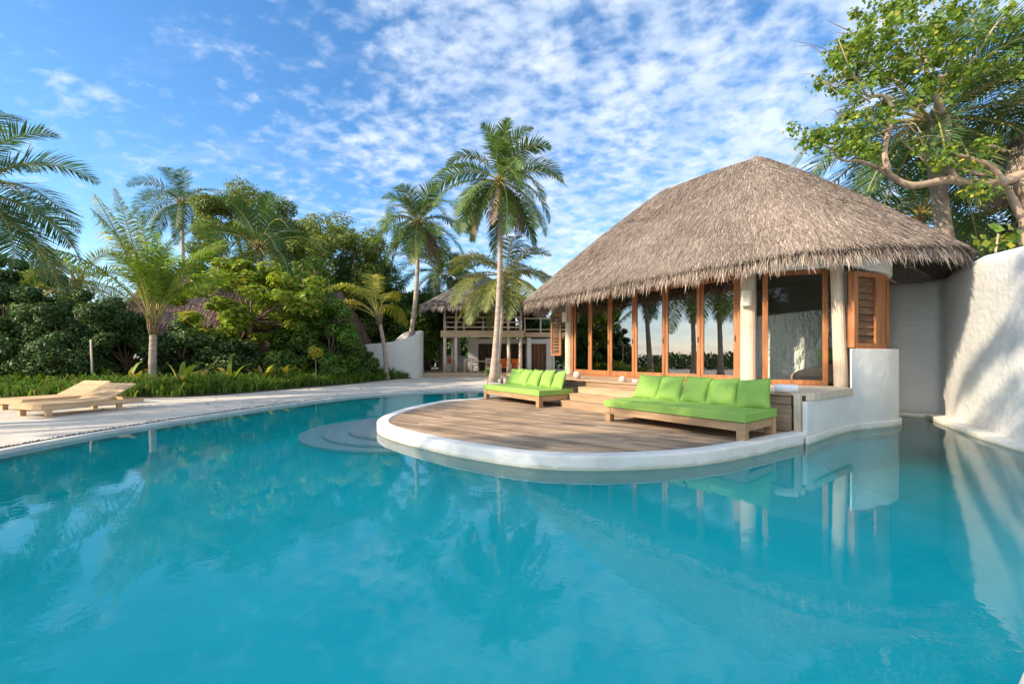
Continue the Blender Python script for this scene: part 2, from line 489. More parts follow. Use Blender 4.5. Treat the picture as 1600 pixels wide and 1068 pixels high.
def tree(name, label, cat, base, centres, radii, n_each, leaf, lmat, group=None, trunk_h=None, trunk_r=0.15, seed=1, aspect=0.55, bark='bark', branches=True, up=0.5):
    """tree > trunk, crown: clumps at world centres, limbs run from the trunk to them"""
    rng = np.random.default_rng(seed)
    base = np.array(base, float)
    t = thing(name, base, label, cat, group)
    centres = [np.array(c, float) for c in centres]
    C, Nn = clump_leaves(centres, radii, n_each, rng, up)
    ok = C[:, 2] > base[2] + 0.03
    C, Nn = C[ok], Nn[ok]
    V, F = leaf_quads(C, Nn, leaf, aspect, rng)
    build('crown', V, F, lmat, t, rng.random(len(F)))
    mb = MB()
    mean = np.mean(centres, axis=0)
    h = trunk_h if trunk_h else (mean[2] - base[2]) * 0.55
    fork = base + np.array([(mean[0] - base[0]) * 0.35, (mean[1] - base[1]) * 0.35, h])
    mb.tube([base - (0, 0, .15), base + (fork - base) * 0.5 + rng.normal(size=3) * (0.06, 0.06, 0), fork], [trunk_r * 1.25, trunk_r, trunk_r * 0.8], 8)
    if branches:
        k = max(1, len(centres) // 22)
        for c in centres[::k]:
            mid = fork + (c - fork) * 0.5 + rng.normal(size=3) * 0.12 * np.linalg.norm(c - fork) * 0.5
            mb.tube([fork, mid, c], [trunk_r * 0.55, trunk_r * 0.33, trunk_r * 0.1], 5, caps=False)
    mb.build('trunk', M[bark], t, smooth=True)
    return t


def ellipsoid_clumps(c, r, n, rng, cr=(0.5, 0.9), zmin=None, flat=0.75):
    """n clump centres over the outer part of an ellipsoid"""
    d = unit(rng.normal(size=(n, 3)))
    rad = 0.45 + 0.55 * rng.random((n, 1)) ** 0.6
    P = np.array(c) + d * rad * np.array(r)
    if zmin is not None: P[:, 2] = np.maximum(P[:, 2], zmin)
    rr = rng.uniform(cr[0], cr[1], n)
    return list(P), [(a, a, a * flat) for a in rr]


# ---------------------------------------------------------------- palms
def frond(az, el, L, rng, droop=1.0, nl=46, leaflet=0.75, hang=0.5, twist=0.0, width=0.045, bare=0.14, bend=0.0):
    """one feather frond from the origin; returns rachis pts, V, F(quads) of leaflets"""
    n = 14
    d = np.array([math.cos(az) * math.cos(el), math.sin(az) * math.cos(el), math.sin(el)])
    side0 = np.array([-math.sin(az), math.cos(az), 0.0])
    pts = [np.zeros(3)]
    dirs = [d.copy()]
    for i in range(n):
        f = (i + 1) / n
        d = d + np.array([0, 0, -1.0]) * droop * (0.05 + 0.16 * f) + side0 * bend * 0.06
        d = d / np.linalg.norm(d)
        pts.append(pts[-1] + d * L / n)
        dirs.append(d.copy())
    pts = np.array(pts); dirs = np.array(dirs)
    s = np.linspace(bare, 0.995, nl)
    idx = s * n
    i0 = np.minimum(idx.astype(int), n - 1)
    fr = (idx - i0)[:, None]
    P = pts[i0] * (1 - fr) + pts[i0 + 1] * fr
    D = unit(dirs[i0] * (1 - fr) + dirs[i0 + 1] * fr)
    S = np.cross(D, np.array([0, 0, 1.0]))
    bad = np.linalg.norm(S, axis=1) < 0.15
    S[bad] = -side0
    S = unit(S)
    if twist:
        U0 = np.cross(S, D)
        S = unit(S * math.cos(twist) + U0 * math.sin(twist))
    U = unit(np.cross(S, D))
    env = np.clip(np.sin(np.pi * np.clip((s - bare) / (1 - bare) * 0.86 + 0.12, 0, 1)), 0.1, 1) ** 0.75
    Vs, Fs = [], []
    k = 0
    for sgn in (-1, 1):
        ll = leaflet * env * rng.uniform(0.85, 1.12, nl)
        fwd = (0.35 + 0.75 * s ** 2)[:, None]
        dl = unit(S * sgn + D * fwd + U * 0.22 + rng.normal(size=(nl, 3)) * 0.09)
        h = hang * rng.uniform(0.7, 1.3, (nl, 1))
        mid = P + dl * (ll * 0.5)[:, None] + np.array([0, 0, -1.0]) * (ll[:, None] * 0.12 * h)
        d2 = unit(dl + np.array([0, 0, -1.0]) * h * 0.9)
        tip = mid + d2 * (ll * 0.5)[:, None]
        w = (width * (0.6 + 0.4 * env))[:, None]
        wd = unit(D - (D * dl).sum(1, keepdims=True) * dl)
        V = np.empty((nl, 6, 3))
        V[:, 0] = P - wd * w * 0.35; V[:, 1] = P + wd * w * 0.35
        V[:, 2] = mid - wd * w * 0.5; V[:, 3] = mid + wd * w * 0.5
        V[:, 4] = tip - wd * w * 0.08; V[:, 5] = tip + wd * w * 0.08
        b = (np.arange(nl) * 6)[:, None]
        F = np.concatenate([b + np.array([0, 1, 3, 2]), b + np.array([2, 3, 5, 4])], 0)
        Vs.append(V.reshape(-1, 3)); Fs.append(F + k); k += nl * 6
    return pts, np.concatenate(Vs), np.concatenate(Fs)


def palm(name, label, base, crown, nf=22, L=3.4, fmat='frond', seed=1, r0=0.17, r1=0.11, sway=(0, 0), el=(-0.5, 1.35), droop=(0.75, 1.15),
         leaflet=0.75, nl=46, hang=0.6, width=0.045, group='coconut palms around the pool', az=None, nuts=0, Lvar=0.15, bend=0.0, cat='palm', bare=0.14, azr=None, dead=0):
    rng = np.random.default_rng(seed)
    base = np.array(base, float); crown = np.array(crown, float)
    t = thing(name, base, label, cat, group)
    # trunk
    pts, rad = [], []
    n = 16
    for i in range(n + 1):
        f = i / n
        p = base + (crown - base) * f + np.array([sway[0], sway[1], 0]) * math.sin(math.pi * f)
        if i == 0: p = p - np.array([0, 0, 0.15])
        pts.append(p)
        rad.append((r0 + (r1 - r0) * f + r0 * 0.75 * math.exp(-f * 14)) * (1 + 0.05 * (i % 2)))
    mb = MB(); mb.tube(pts, rad, 12)
    mb.build('trunk', M['palmbark'], t, smooth=True)
    # husk at the crown shaft
    mb = MB()
    for k in range(9):
        a = k * 2.4
        o = np.array([math.cos(a), math.sin(a), 0]) * r1
        mb.tube([crown + o - (0, 0, .35), crown + o * 1.5, crown + o * 2.2 + (0, 0, .4)], [0.05, 0.045, 0.015], 5)
    for k in range(nuts):
        a = rng.uniform(0, 6.28)
        c = crown + np.array([math.cos(a) * 0.28, math.sin(a) * 0.28, -0.25 - rng.random() * 0.3])
        mb.tube([c + (0, 0, .13), c + (0, 0, .08), c, c - (0, 0, .09), c - (0, 0, .14)], [0.02, 0.09, 0.12, 0.09, 0.02], 7)
    mb.build('husk', M['husk'], t, smooth=True)
    Vs, Fs, Rs = [], [], []
    rb = MB()
    k = 0
    for i in range(nf):
        f = i / max(nf - 1, 1)
        e = el[1] + (el[0] - el[1]) * f ** 0.85 + rng.normal() * 0.09
        a = (i * 2.39996 + rng.normal() * 0.15) if az is None else az[i % len(az)] + rng.normal() * 0.05
        if azr is not None: a = azr[0] + (azr[1] - azr[0]) * rng.random()
        l = L * rng.uniform(1 - Lvar, 1 + Lvar) * (0.8 if i < 3 else 1.0)
        pt, V, F = frond(a, e, l, rng, rng.uniform(*droop), nl, leaflet, hang * (0.35 + 0.8 * f), rng.normal() * 0.25, width, bare, bend=rng.normal() * 0.6 + bend)
        o = crown + np.array([math.cos(a), math.sin(a), 0]) * r1 * 0.6 + np.array([0, 0, 0.12 * (1 - f)])
        Vs.append(V + o); Fs.append(F + k); k += len(V)
        base_r = rng.random() * (0.75 if f < 0.75 else 1.0)
        Rs.append(np.clip(base_r + rng.normal(size=len(F)) * 0.12, 0, 1))
        rb.tube([p + o for p in pt[::2]], list(np.linspace(0.035, 0.006, len(pt[::2])) * (L / 3.4)), 5, caps=False)
    for i in range(dead):
        a = rng.uniform(0, 6.28)
        pt, V, F = frond(a, -0.55 + rng.normal() * .2, L * .8, rng, 1.6, 30, leaflet * .8, 1.8, rng.normal() * .5, width, bare)
        dm = build('dead_frond', V + crown - (0, 0, .2), F, M['husk'], t, rng.random(len(F)))
    V = np.concatenate(Vs); F = np.concatenate(Fs)
    cr = build('crown', V, F, M[fmat], t, np.concatenate(Rs))
    rb.build('rib', M['rachis'], cr, smooth=True)
    return t


# ---------------------------------------------------------------- thatch
def thatch_roof(parent, eave, ridge_a, ridge_b, bulge, n_straw, seed, smat, bmat, straw=(0.3, 0.55), width=0.016, fringe=2500, under=0.22, facing=None, lift=0.05, hang=(0.18, 0.42), apexr=0.25, name='roof', sag=0.0):
    """hipped oval thatch: closed eave loop (3D points, dense), ridge segment; returns the roof object"""
    rng = np.random.default_rng(seed)
    E = np.array(eave, float)
    n = len(E)
    A = np.array(ridge_a, float); B = np.array(ridge_b, float)
    AB = B - A
    L2 = max((AB[:2] ** 2).sum(), 1e-9)
    tt = np.clip(((E[:, :2] - A[:2]) @ AB[:2]) / L2, 0, 1)
    # even out the ridge parameter so the hips fan
    k = 9
    pad = np.concatenate([tt[-k:], tt, tt[:k]])
    tt = np.convolve(pad, np.ones(2 * k + 1) / (2 * k + 1), 'valid')
    Rg = A + tt[:, None] * AB
    out = E - Rg; out[:, 2] = 0
    Rg = Rg + unit(out) * apexr - np.array([0, 0, apexr * 0.35])

    def S(u, t):
        i0 = np.floor(u).astype(int) % n
        f = (u - np.floor(u))[:, None]
        e = E[i0] * (1 - f) + E[(i0 + 1) % n] * f
        r = Rg[i0] * (1 - f) + Rg[(i0 + 1) % n] * f
        t_ = t[:, None]
        p = r + (e - r) * t_
        p[:, 2] += bulge * np.sin(np.pi * t) ** 1.0 - sag * np.sin(np.pi * np.clip(t, 0, 1)) * t
        return p
    m = 14
    ts = np.linspace(0, 1, m + 1)
    V = np.concatenate([S(np.arange(n, dtype=float), np.full(n, t)) for t in ts])
    F = []
    for j in range(m):
        for i in range(n):
            i2 = (i + 1) % n
            F.append((j * n + i, (j + 1) * n + i, (j + 1) * n + i2, j * n + i2))
    # ridge cap
    b = len(V)
    V = np.concatenate([V, [(A + B) / 2 + np.array([0, 0, 0.06])]])
    F += [(i, (i + 1) % n, b) for i in range(n)]
    # underside
    c = len(V)
    U = E.copy()
    cen = E.mean(0)
    inn = E + (cen - E) * np.array([0.06, 0.06, 0]); inn[:, 2] = E[:, 2] - under * 0.15
    deep = Rg.copy(); deep[:, 2] -= under * 2.0
    V = np.concatenate([V, inn, deep])
    for i in range(n):
        i2 = (i + 1) % n
        F.append((m * n + i, c + i, c + i2, m * n + i2))
        F.append((c + i, c + n + i, c + n + i2, c + i2))
    o = build(name, V, F, bmat, parent, smooth=True)
    # straws
    seg = np.linalg.norm(np.roll(E, -1, 0) - E, axis=1)
    w = seg.copy()
    if facing is not None:
        mid = (E + np.roll(E, -1, 0)) / 2 - cen
        vis = (unit(mid)[:, :2] @ np.array(facing)) 
        w = w * np.where(vis > -0.25, 1.0, 0.15)
    cdf = np.concatenate([[0], np.cumsum(w)]) / w.sum()
    x = rng.random(n_straw)
    u = np.interp(x, cdf, np.arange(n + 1))
    t = np.sqrt(rng.random(n_straw) * 1.0) * 0.985
    p = S(u, t)
    q = S(u, np.minimum(t + 0.03, 1.03))
    dn = unit(q - p)
    tang = unit(S(u + 0.4, t) - S(u - 0.4, t))
    nrm = unit(np.cross(tang, dn)); nrm[nrm[:, 2] < 0] *= -1
    ang = rng.normal(size=(n_straw, 1)) * 0.22
    d = unit(dn + tang * ang)
    ln = rng.uniform(*straw, n_straw)[:, None]
    wd = (width * rng.uniform(0.6, 1.4, n_straw))[:, None]
    sd = unit(np.cross(nrm, d) + nrm * rng.normal(size=(n_straw, 1)) * 0.3)
    p0 = p - d * ln * 0.5 + nrm * 0.012
    p1 = p + d * ln * 0.15 + nrm * (lift * rng.uniform(0.3, 1.3, (n_straw, 1)))
    p2 = p + d * ln * 0.5 + nrm * (lift * rng.uniform(0.4, 2.0, (n_straw, 1))) - np.array([0, 0, 0.02])
    Vq = np.empty((n_straw, 6, 3))
    Vq[:, 0] = p0 - sd * wd * .5; Vq[:, 1] = p0 + sd * wd * .5
    Vq[:, 2] = p1 - sd * wd * .5; Vq[:, 3] = p1 + sd * wd * .5
    Vq[:, 4] = p2 - sd * wd * .15; Vq[:, 5] = p2 + sd * wd * .15
    bq = (np.arange(n_straw) * 6)[:, None]
    Fq = np.concatenate([bq + np.array([0, 1, 3, 2]), bq + np.array([2, 3, 5, 4])], 0)
    rr = rng.random(n_straw)
    build('thatch_straw', Vq.reshape(-1, 3), Fq, smat, o, np.concatenate([rr, rr]))
    # fringe
    x = rng.random(fringe)
    u = np.interp(x, cdf, np.arange(n + 1))
    t = 1.0 - rng.random(fringe) * 0.06
    p = S(u, t)
    dn = unit(S(u, t + 0.03) - p)
    tang = unit(S(u + 0.4, t) - S(u - 0.4, t))
    d = unit(dn * 0.9 + tang * rng.normal(size=(fringe, 1)) * 0.28 + np.array([0, 0, -0.55]))
    # uneven bunches
    bun = 0.6 + 0.4 * np.sin(u * 1.7 + np.sin(u * 0.53) * 2.0)
    ln = (rng.uniform(*hang, fringe) * (0.6 + 0.55 * bun))[:, None]
    wd = (width * rng.uniform(0.6, 1.5, fringe))[:, None]
    p = p - np.array([0, 0, 1.0]) * (rng.random((fringe, 1)) * under * 0.9)
    p1 = p + d * ln * 0.55
    p2 = p1 + unit(d + np.array([0, 0, -0.7]) + rng.normal(size=(fringe, 3)) * 0.12) * ln * 0.45
    sd = unit(tang + rng.normal(size=(fringe, 3)) * 0.3)
    Vq = np.empty((fringe, 6, 3))
    Vq[:, 0] = p - sd * wd * .5; Vq[:, 1] = p + sd * wd * .5
    Vq[:, 2] = p1 - sd * wd * .5; Vq[:, 3] = p1 + sd * wd * .5
    Vq[:, 4] = p2 - sd * wd * .12; Vq[:, 5] = p2 + sd * wd * .12
    bq = (np.arange(fringe) * 6)[:, None]
    Fq = np.concatenate([bq + np.array([0, 1, 3, 2]), bq + np.array([2, 3, 5, 4])], 0)
    rr = 0.3 + 0.7 * rng.random(fringe)
    build('eave_fringe', Vq.reshape(-1, 3), Fq, smat, o, np.concatenate([rr, rr]))
    return o
# ================================================================ pool, ground, deck
GZ = 0.05
# island waterline (clockwise from the far left round to the white house wall)
ISLAND = [(0.9, 15.6), (0.0, 14.5), (-1.0, 12.9), (-1.94, 12.1), (-2.45, 10.8), (-2.68, 9.7), (-2.7, 8.7), (-2.45, 7.9), (-1.88, 7.15), (-1.04, 6.35), (-0.44, 5.9), (0.16, 5.55),
          (0.81, 5.4), (1.62, 5.44), (2.53, 5.68), (3.51, 6.2), (4.3, 6.72), (4.76, 6.99), (5.25, 7.42)]
HOUSEWALL = [(4.76, 6.97), (5.45, 7.53), (6.09, 8.0), (6.62, 8.35), (7.26, 8.58), (7.85, 8.84), (8.3, 9.2), (8.62, 9.8), (8.82, 10.7), (9.0, 12.2)]
BACKWALL = [(9.4, 13.2), (9.3, 11.6), (9.55, 10.75), (9.95, 10.45), (10.15, 10.25), (10.05, 10.0), (9.68, 9.5), (9.2, 8.7), (8.7, 7.85), (8.3, 7.2), (7.97, 6.68), (7.6, 5.9), (7.3, 4.9), (7.2, 3.8), (7.25, 2.5), (7.3, 0.5), (7.3, -3.0)]
island = spline(ISLAND, 8)
housewall = spline(HOUSEWALL, 8)
backwall = spline(BACKWALL, 8)
# pool outline: left edge, near edge behind the camera, ledge along the right wall
POOL = [(1.2, 17.0), (-0.2, 17.75), (-1.3, 17.6), (-2.8, 17.0), (-3.75, 16.4), (-4.75, 15.6), (-5.63, 14.55), (-6.45, 12.4), (-7.1, 9.95), (-7.45, 7.9), (-7.5, 6.3), (-7.3, 4.0), (-6.6, 1.6),
        (-5.0, 0.1), (-2.5, -0.9), (0.0, -0.75), (1.2, 0.7), (1.75, 1.5), (2.12, 1.75), (2.5, 1.96), (3.6, 2.4), (5.2, 3.2), (6.6, 4.4), (7.3, 5.6), (7.75, 6.5), (8.12, 7.3), (8.6, 8.15), (9.2, 9.2), (9.62, 9.85), (9.5, 10.15), (9.15, 10.55), (9.0, 11.6), (9.2, 13.2), (8.6, 14.0), (4.0, 16.0)]
pool = spline(POOL, 8, closed=True)
PN = len(pool)

def ring_fill(name, outer, inner, z, m, rnd=None):
    bm = bmesh.new()
    def loop(pts):
        vs = [bm.verts.new((p[0], p[1], z)) for p in pts]
        return [bm.edges.new((vs[i], vs[(i + 1) % len(vs)])) for i in range(len(vs))]
    e = loop(outer) + loop(inner)
    bmesh.ops.triangle_fill(bm, use_beauty=True, use_dissolve=False, edges=e)
    bmesh.ops.recalc_face_normals(bm, faces=bm.faces)
    if sum(f.normal.z for f in bm.faces) < 0:
        bmesh.ops.reverse_faces(bm, faces=bm.faces)
    me = bpy.data.meshes.new(name); bm.to_mesh(me); bm.free()
    me.materials.append(m)
    o = bpy.data.objects.new(name, me); COL.objects.link(o)
    return o

gout = [(math.cos(a) * 900, math.sin(a) * 900 + 10) for a in np.linspace(0, 2 * math.pi, 48, endpoint=False)]
tag(ring_fill('sand_ground', gout, pool, GZ, M['sand']), kind='structure')
tag(build('sea', [(-900, -900, GZ + .02), (-48, -900, GZ + .02), (-60, 10, GZ + .02), (-95, 80, GZ + .02), (-140, 900, GZ + .02), (-900, 900, GZ + .02)], [(0, 1, 2, 3, 4, 5)], M['sea']), kind='structure')

# basin
FL = -0.85
mb = MB()
V = [(p[0], p[1], GZ - .004) for p in pool] + [(p[0], p[1], FL + .15) for p in pool] + [(p[0] * .985, p[1] * .985 + .1, FL) for p in pool]
F = [(i, (i + 1) % PN, PN + (i + 1) % PN, PN + i) for i in range(PN)] + [(PN + i, PN + (i + 1) % PN, 2 * PN + (i + 1) % PN, 2 * PN + i) for i in range(PN)]
tri = tessellate_polygon([[Vector((p[0] * .985, p[1] * .985 + .1, 0)) for p in pool]])
F += [tuple(2 * PN + i for i in t) for t in tri]
mb.add(V, F)
tag(mb.build('pool_basin', M['pool']), kind='structure')
# still water: a body the basin stands in
mb = MB(); mb.box((0.5, 8, -1.1), (22, 24, 2.2))
tag(mb.build('pool_water', M['water']), kind='structure')

# coping strip and pebble drain round the left side
i0, i1 = 8 * 1, 8 * 14
edge = [pool[i] for i in range(i0, i1)]
mb = MB(); mb.wallstrip(offset2(edge, 0.03), offset2(edge, -0.13), -0.12, GZ + .012)
tag(mb.build('pool_coping', M['coping'], bevel=0.01), kind='structure')
rng = np.random.default_rng(5)
C, Rr = [], []
for i in range(len(edge) - 1):
    a = np.array(edge[i]); b = np.array(edge[i + 1])
    L = np.linalg.norm(b - a); d = (b - a) / L; nrm = np.array([d[1], -d[0]])
    for k in range(int(L * 95)):
        p = a + d * rng.random() * L + nrm * (0.135 + rng.random() * 0.11)
        C.append((p[0], p[1], GZ + 0.006 + rng.random() * 0.012))
mb = MB(); mb.wallstrip(offset2(edge, -0.128), offset2(edge, -0.252), -0.1, GZ + .004)
sd = mb.build('drain_channel', M['pebble']); tag(sd, kind='structure')
C = np.array(C); nP = len(C)
oc = np.array([(1, 0, 0), (-1, 0, 0), (0, 1, 0), (0, -1, 0), (0, 0, 1), (0, 0, -1)], float)
of = np.array([(0, 2, 4), (2, 1, 4), (1, 3, 4), (3, 0, 4), (2, 0, 5), (1, 2, 5), (3, 1, 5), (0, 3, 5)])
s = rng.uniform(0.012, 0.022, (nP, 1, 3)) * np.array([1, 1, 0.7])
V = (C[:, None, :] + oc[None] * s).reshape(-1, 3)
F = (of[None] + (np.arange(nP) * 6)[:, None, None]).reshape(-1, 3)
tag(build('drain_pebbles', V, F, M['pebble'], None, np.repeat(rng.random(nP), 8), smooth=True), kind='stuff', label='dark pebbles filling the overflow drain along the pool edge', cat='pebbles')

# ---------------------------------------------------------------- island: rim, deck boards
inner = offset2(island, -0.0)
rim_in = offset2(island, -0.24)
# island runs clockwise seen from above? keep the inside on the right
cx = np.mean([p[0] for p in ISLAND]); cy = 10.0
if np.hypot(rim_in[60][0] - 1.5, rim_in[60][1] - 9) > np.hypot(island[60][0] - 1.5, island[60][1] - 9):
    SGN = 1
    rim_in = offset2(island, 0.24)
else:
    SGN = -1
mb = MB()
mb.wallstrip(rim_in, island, -0.16, 0.185)
rim = mb.build('pool_rim', M['rim'], bevel=0.035, seg=3, smooth=True); tag(rim, kind='structure')
mb = MB()
prof = [(0.05, -0.1), (0.03, -0.2), (-0.02, -0.32), (-0.16, -0.48), (-0.42, -0.63), (-0.8, -0.74), (-1.3, -0.815), (-1.9, -0.86)]
rings = [offset2(island, SGN * o) for o, z in prof]
V = [(p[0], p[1], prof[k][1]) for k, rg in enumerate(rings) for p in rg]
n_ = len(island)
mb.add(V, [(k * n_ + i, k * n_ + i + 1, (k + 1) * n_ + i + 1, (k + 1) * n_ + i) for k in range(len(prof) - 1) for i in range(n_ - 1)])
tag(mb.build('pool_wall', M['pool'], smooth=True), kind='structure')
# terrace front line e4 and its frame of reference
SD = np.array([0.56, -0.83]); SD /= np.linalg.norm(SD)     # along the steps, towards the camera
SNn = np.array([SD[1] * -1, SD[0]])                          # into the house (right, away)
if SNn[0] < 0: SNn = -SNn
E4 = np.array([1.83, 11.45])
E1 = np.array([1.63, 10.18])
# deck polygon: inside of the rim and back under the terrace
dpoly = [tuple(p) for p in offset2(island, SGN * 0.2)] + [(5.3, 8.2), (4.2, 10.5), (3.0, 13.0), (1.8, 15.5)]
D = np.array([0.79, -0.61]); D /= np.linalg.norm(D); Dn = np.array([-D[1], D[0]])
P2 = np.array(dpoly)
sv = P2 @ Dn
rng = np.random.default_rng(11)
mb = MB()
w = 0.118
s = sv.min()
while s < sv.max():
    lo, hi = s + 0.003, s + w - 0.003
    def cuts(c):
        xs = []
        for i in range(len(P2)):
            a, b = P2[i], P2[(i + 1) % len(P2)]
            fa, fb = a @ Dn - c, b @ Dn - c
            if (fa < 0) != (fb < 0):
                q = a + (b - a) * fa / (fa - fb)
                xs.append(q @ D)
        return (min(xs), max(xs)) if len(xs) >= 2 else None
    ca, cb = cuts(lo), cuts(hi)
    if ca and cb:
        t0, t1 = min(ca[0], cb[0]), max(ca[1], cb[1])
        # board joints
        js = [0.0]
        x = rng.uniform(0.6, 2.6)
        while x < t1 - t0 - 0.5:
            js.append(x); x += rng.uniform(1.8, 3.4)
        js.append(t1 - t0)
        fr = lambda x: x / (t1 - t0)
        for k in range(len(js) - 1):
            g = 0.002
            a0 = ca[0] + (ca[1] - ca[0]) * fr(js[k]) + g; a1 = ca[0] + (ca[1] - ca[0]) * fr(js[k + 1]) - g
            b0 = cb[0] + (cb[1] - cb[0]) * fr(js[k]) + g; b1 = cb[0] + (cb[1] - cb[0]) * fr(js[k + 1]) - g
            zt = 0.163 + rng.uniform(-.0015, .0015)
            q = [D * a0 + Dn * lo, D * a1 + Dn * lo, D * b1 + Dn * hi, D * b0 + Dn * hi]
            V = [(x[0], x[1], 0.125) for x in q] + [(x[0], x[1], zt) for x in q]
            mb.add(V, [(4, 5, 6, 7), (0, 1, 5, 4), (1, 2, 6, 5), (2, 3, 7, 6), (3, 0, 4, 7), (3, 2, 1, 0)], rng.random())
    s += w
# grain follows the boards
nt = M['deck'].node_tree
for n in nt.nodes:
    if n.type == 'MAPPING':
        n.inputs['Rotation'].default_value = (0, 0, -math.atan2(D[1], D[0]))
        n.inputs['Scale'].default_value = (0.6, 7, 7)
tag(mb.build('pool_deck', M['deck']), kind='structure')
mb = MB(); mb.prism(dpoly, -0.3, 0.1)
tag(mb.build('deck_bed', M['soil']), kind='structure')

# curved steps down into the water
for k, (cx_, cy_, ra, rb_, z) in enumerate([(-2.2, 9.4, 1.25, 1.6, -0.05), (-2.2, 9.4, 1.78, 1.9, -0.11), (-2.2, 9.4, 2.25, 2.15, -0.17)]):
    poly = [(cx_ + ra * math.cos(a), cy_ + rb_ * math.sin(a)) for a in np.linspace(math.pi * .38, math.pi * 1.62, 40)] + [(-1.9, 8.0), (-1.9, 10.5)]
    mb = MB(); mb.prism(poly, z - .055, z)
    tag(mb.build('pool_step', M['poolstep'], bevel=0.02), kind='structure')
    if k == 2:
        n_ = len(poly); V = []
        for (o, zz_) in ((0.99, z - .04), (1.06, -.45), (1.3, -.68), (1.75, -.86)):
            V += [(cx_ + (p[0] - cx_) * o, cy_ + (p[1] - cy_) * o, zz_) for p in poly]
        mb = MB(); mb.add(V, [(j * n_ + i, j * n_ + (i + 1) % n_, (j + 1) * n_ + (i + 1) % n_, (j + 1) * n_ + i) for j in range(3) for i in range(n_)])
        tag(mb.build('step_base', M['pool'], smooth=True), kind='structure')

# ---------------------------------------------------------------- tall white wall on the right with its ledge
t = thing('white_garden_wall', (9, 9, 0), 'tall curved white plaster wall beside the pool, hand pressed surface, catching the roof shadow', 'wall', 'white plaster walls')
n = len(backwall)
top = []
for p in backwall:
    y = p[1]
    top.append(float(np.interp(y, [-3, 3.8, 6.68, 8.2, 9.6, 10.6, 13], [3.0, 3.08, 3.19, 3.36, 3.3, 3.27, 3.25])))
outer = offset2(backwall, 0.4)
if outer[60][0] < backwall[60][0]: outer = offset2(backwall, -0.4)
# dense grid on the pool side so the top rounds over
V, F = [], []
rows = [(0.0, -0.3), (0.0, 0.3), (0.0, 0.6), (0.0, 0.8), (0.0, 0.93), (0.03, 0.975), (0.1, 0.995), (0.2, 1.0), (0.3, 0.995), (0.37, 0.975), (0.4, 0.93), (0.4, 0.5), (0.4, -0.3)]
for i in range(n):
    a = np.array(backwall[i]); b = np.array(outer[i])
    for (o_, h) in rows:
        p = a + (b - a) * o_ / 0.4
        V.append((p[0], p[1], h * top[i] if h > 0 else h))
m_ = len(rows)
for i in range(n - 1):
    for j in range(m_ - 1):
        F.append((i * m_ + j, (i + 1) * m_ + j, (i + 1) * m_ + j + 1, i * m_ + j + 1))
mb = MB(); mb.add(V, F)
mb.build('wall_body', M['plaster_rough'], t, smooth=True)
led = [pool[i] for i in range(8 * 22, 8 * 32)]
mb = MB(); mb.wallstrip(offset2(led, 0.05), [ (p[0] + .0, p[1]) for p in offset2(led, -0.55)], -0.3, 0.085)
if False: pass
mb.build('ledge', M['rim'], t, bevel=0.03, seg=3, smooth=True)
# near corner coping where the pool edge turns behind the camera
cor = [pool[i] for i in range(8 * 15, 8 * 22)]
mb = MB(); mb.wallstrip(offset2(cor, .04), offset2(cor, -0.5), -0.3, 0.10)
tag(mb.build('pool_edge', M['coping'], bevel=0.03, seg=3, smooth=True), kind='structure')  # greyer material stands in for the shadow on this edge

# planting bed soil along the left
BEDF = [(-27, 14.4), (-20, 14.1), (-16.7, 14.0), (-14.2, 13.9), (-12.5, 13.9), (-10.5, 14.8), (-9.3, 17.7), (-7.9, 20.8), (-6.9, 24.8), (-6.2, 26.3)]
bedf = spline(BEDF, 6)
mb = MB(); mb.prism(bedf + [(-6.2, 36), (-30, 40)], 0.0, GZ + .045)
tag(mb.build('bed_soil', M['soil']), kind='structure')
# ================================================================ the thatched bungalow
FLR = 0.80
H = thing('thatched_bungalow', (5.5, 12.5, FLR), 'round-ended bungalow by the pool with shaggy palm thatch and orange timber doors', 'bungalow')
NODES = [(2.17, 14.85), (2.55, 13.95), (3.0, 13.1), (3.525, 12.3), (4.115, 11.5), (4.73, 10.75), (5.28, 10.02)]
COLA, COLB, COLC = (5.36, 9.72), (2.02, 15.1), (6.8, 8.86)
WIN0, WIN1 = (5.52, 9.46), (6.68, 9.06)
# terrace slab
tp = [E4 + SD * -3.6, E4 + SD * 5.18]
tpoly = [tuple(tp[0]), tuple(tp[1]), (5.1, 7.28), (5.47, 7.62), (6.08, 8.1), (6.6, 8.42), (7.2, 8.72), (7.8, 9.05), (8.2, 9.45), (8.5, 10.0), (8.7, 10.8), (8.9, 12.2), (8.6, 14.8), (6.5, 17.3), (3.6, 17.6), (1.4, 16.6)]
mb = MB(); mb.prism(tpoly, 0.60, FLR - .03)
mb.build('floor', M['soil'], H)
# terrace boards running along the steps
mb = MB()
for k in range(15):
    w = 0.118
    a = E4 + SNn * (k * 0.122 + 0.02) ; 
    mb.bar((*(a + SD * -3.5), FLR - .012), (*(a + SD * (5.1 - max(0, k - 1) * 0.045)), FLR - .012), w, 0.03)
mb.build('terrace_deck', M['board'], H, bevel=0.004)
# board riser wall below the terrace edge
mb = MB()
hgt = (FLR - .03 - .165) / 4
for k in range(4):
    z = 0.165 + hgt * (k + .5)
    mb.bar((*(E4 + SD * -3.6 + SNn * .02), z), (*(E4 + SD * 5.12 + SNn * .02), z), 0.04, hgt - .006)
mb.build('terrace_riser', M['board'], H, bevel=0.004)
p = E4 + SD * 5.2
mb = MB(); mb.box((p[0] + .02, p[1], 0.49), (0.09, 0.09, 0.66), rz=math.atan2(SD[1], SD[0])); mb.build('corner_post', M['pale'], H, bevel=0.006)
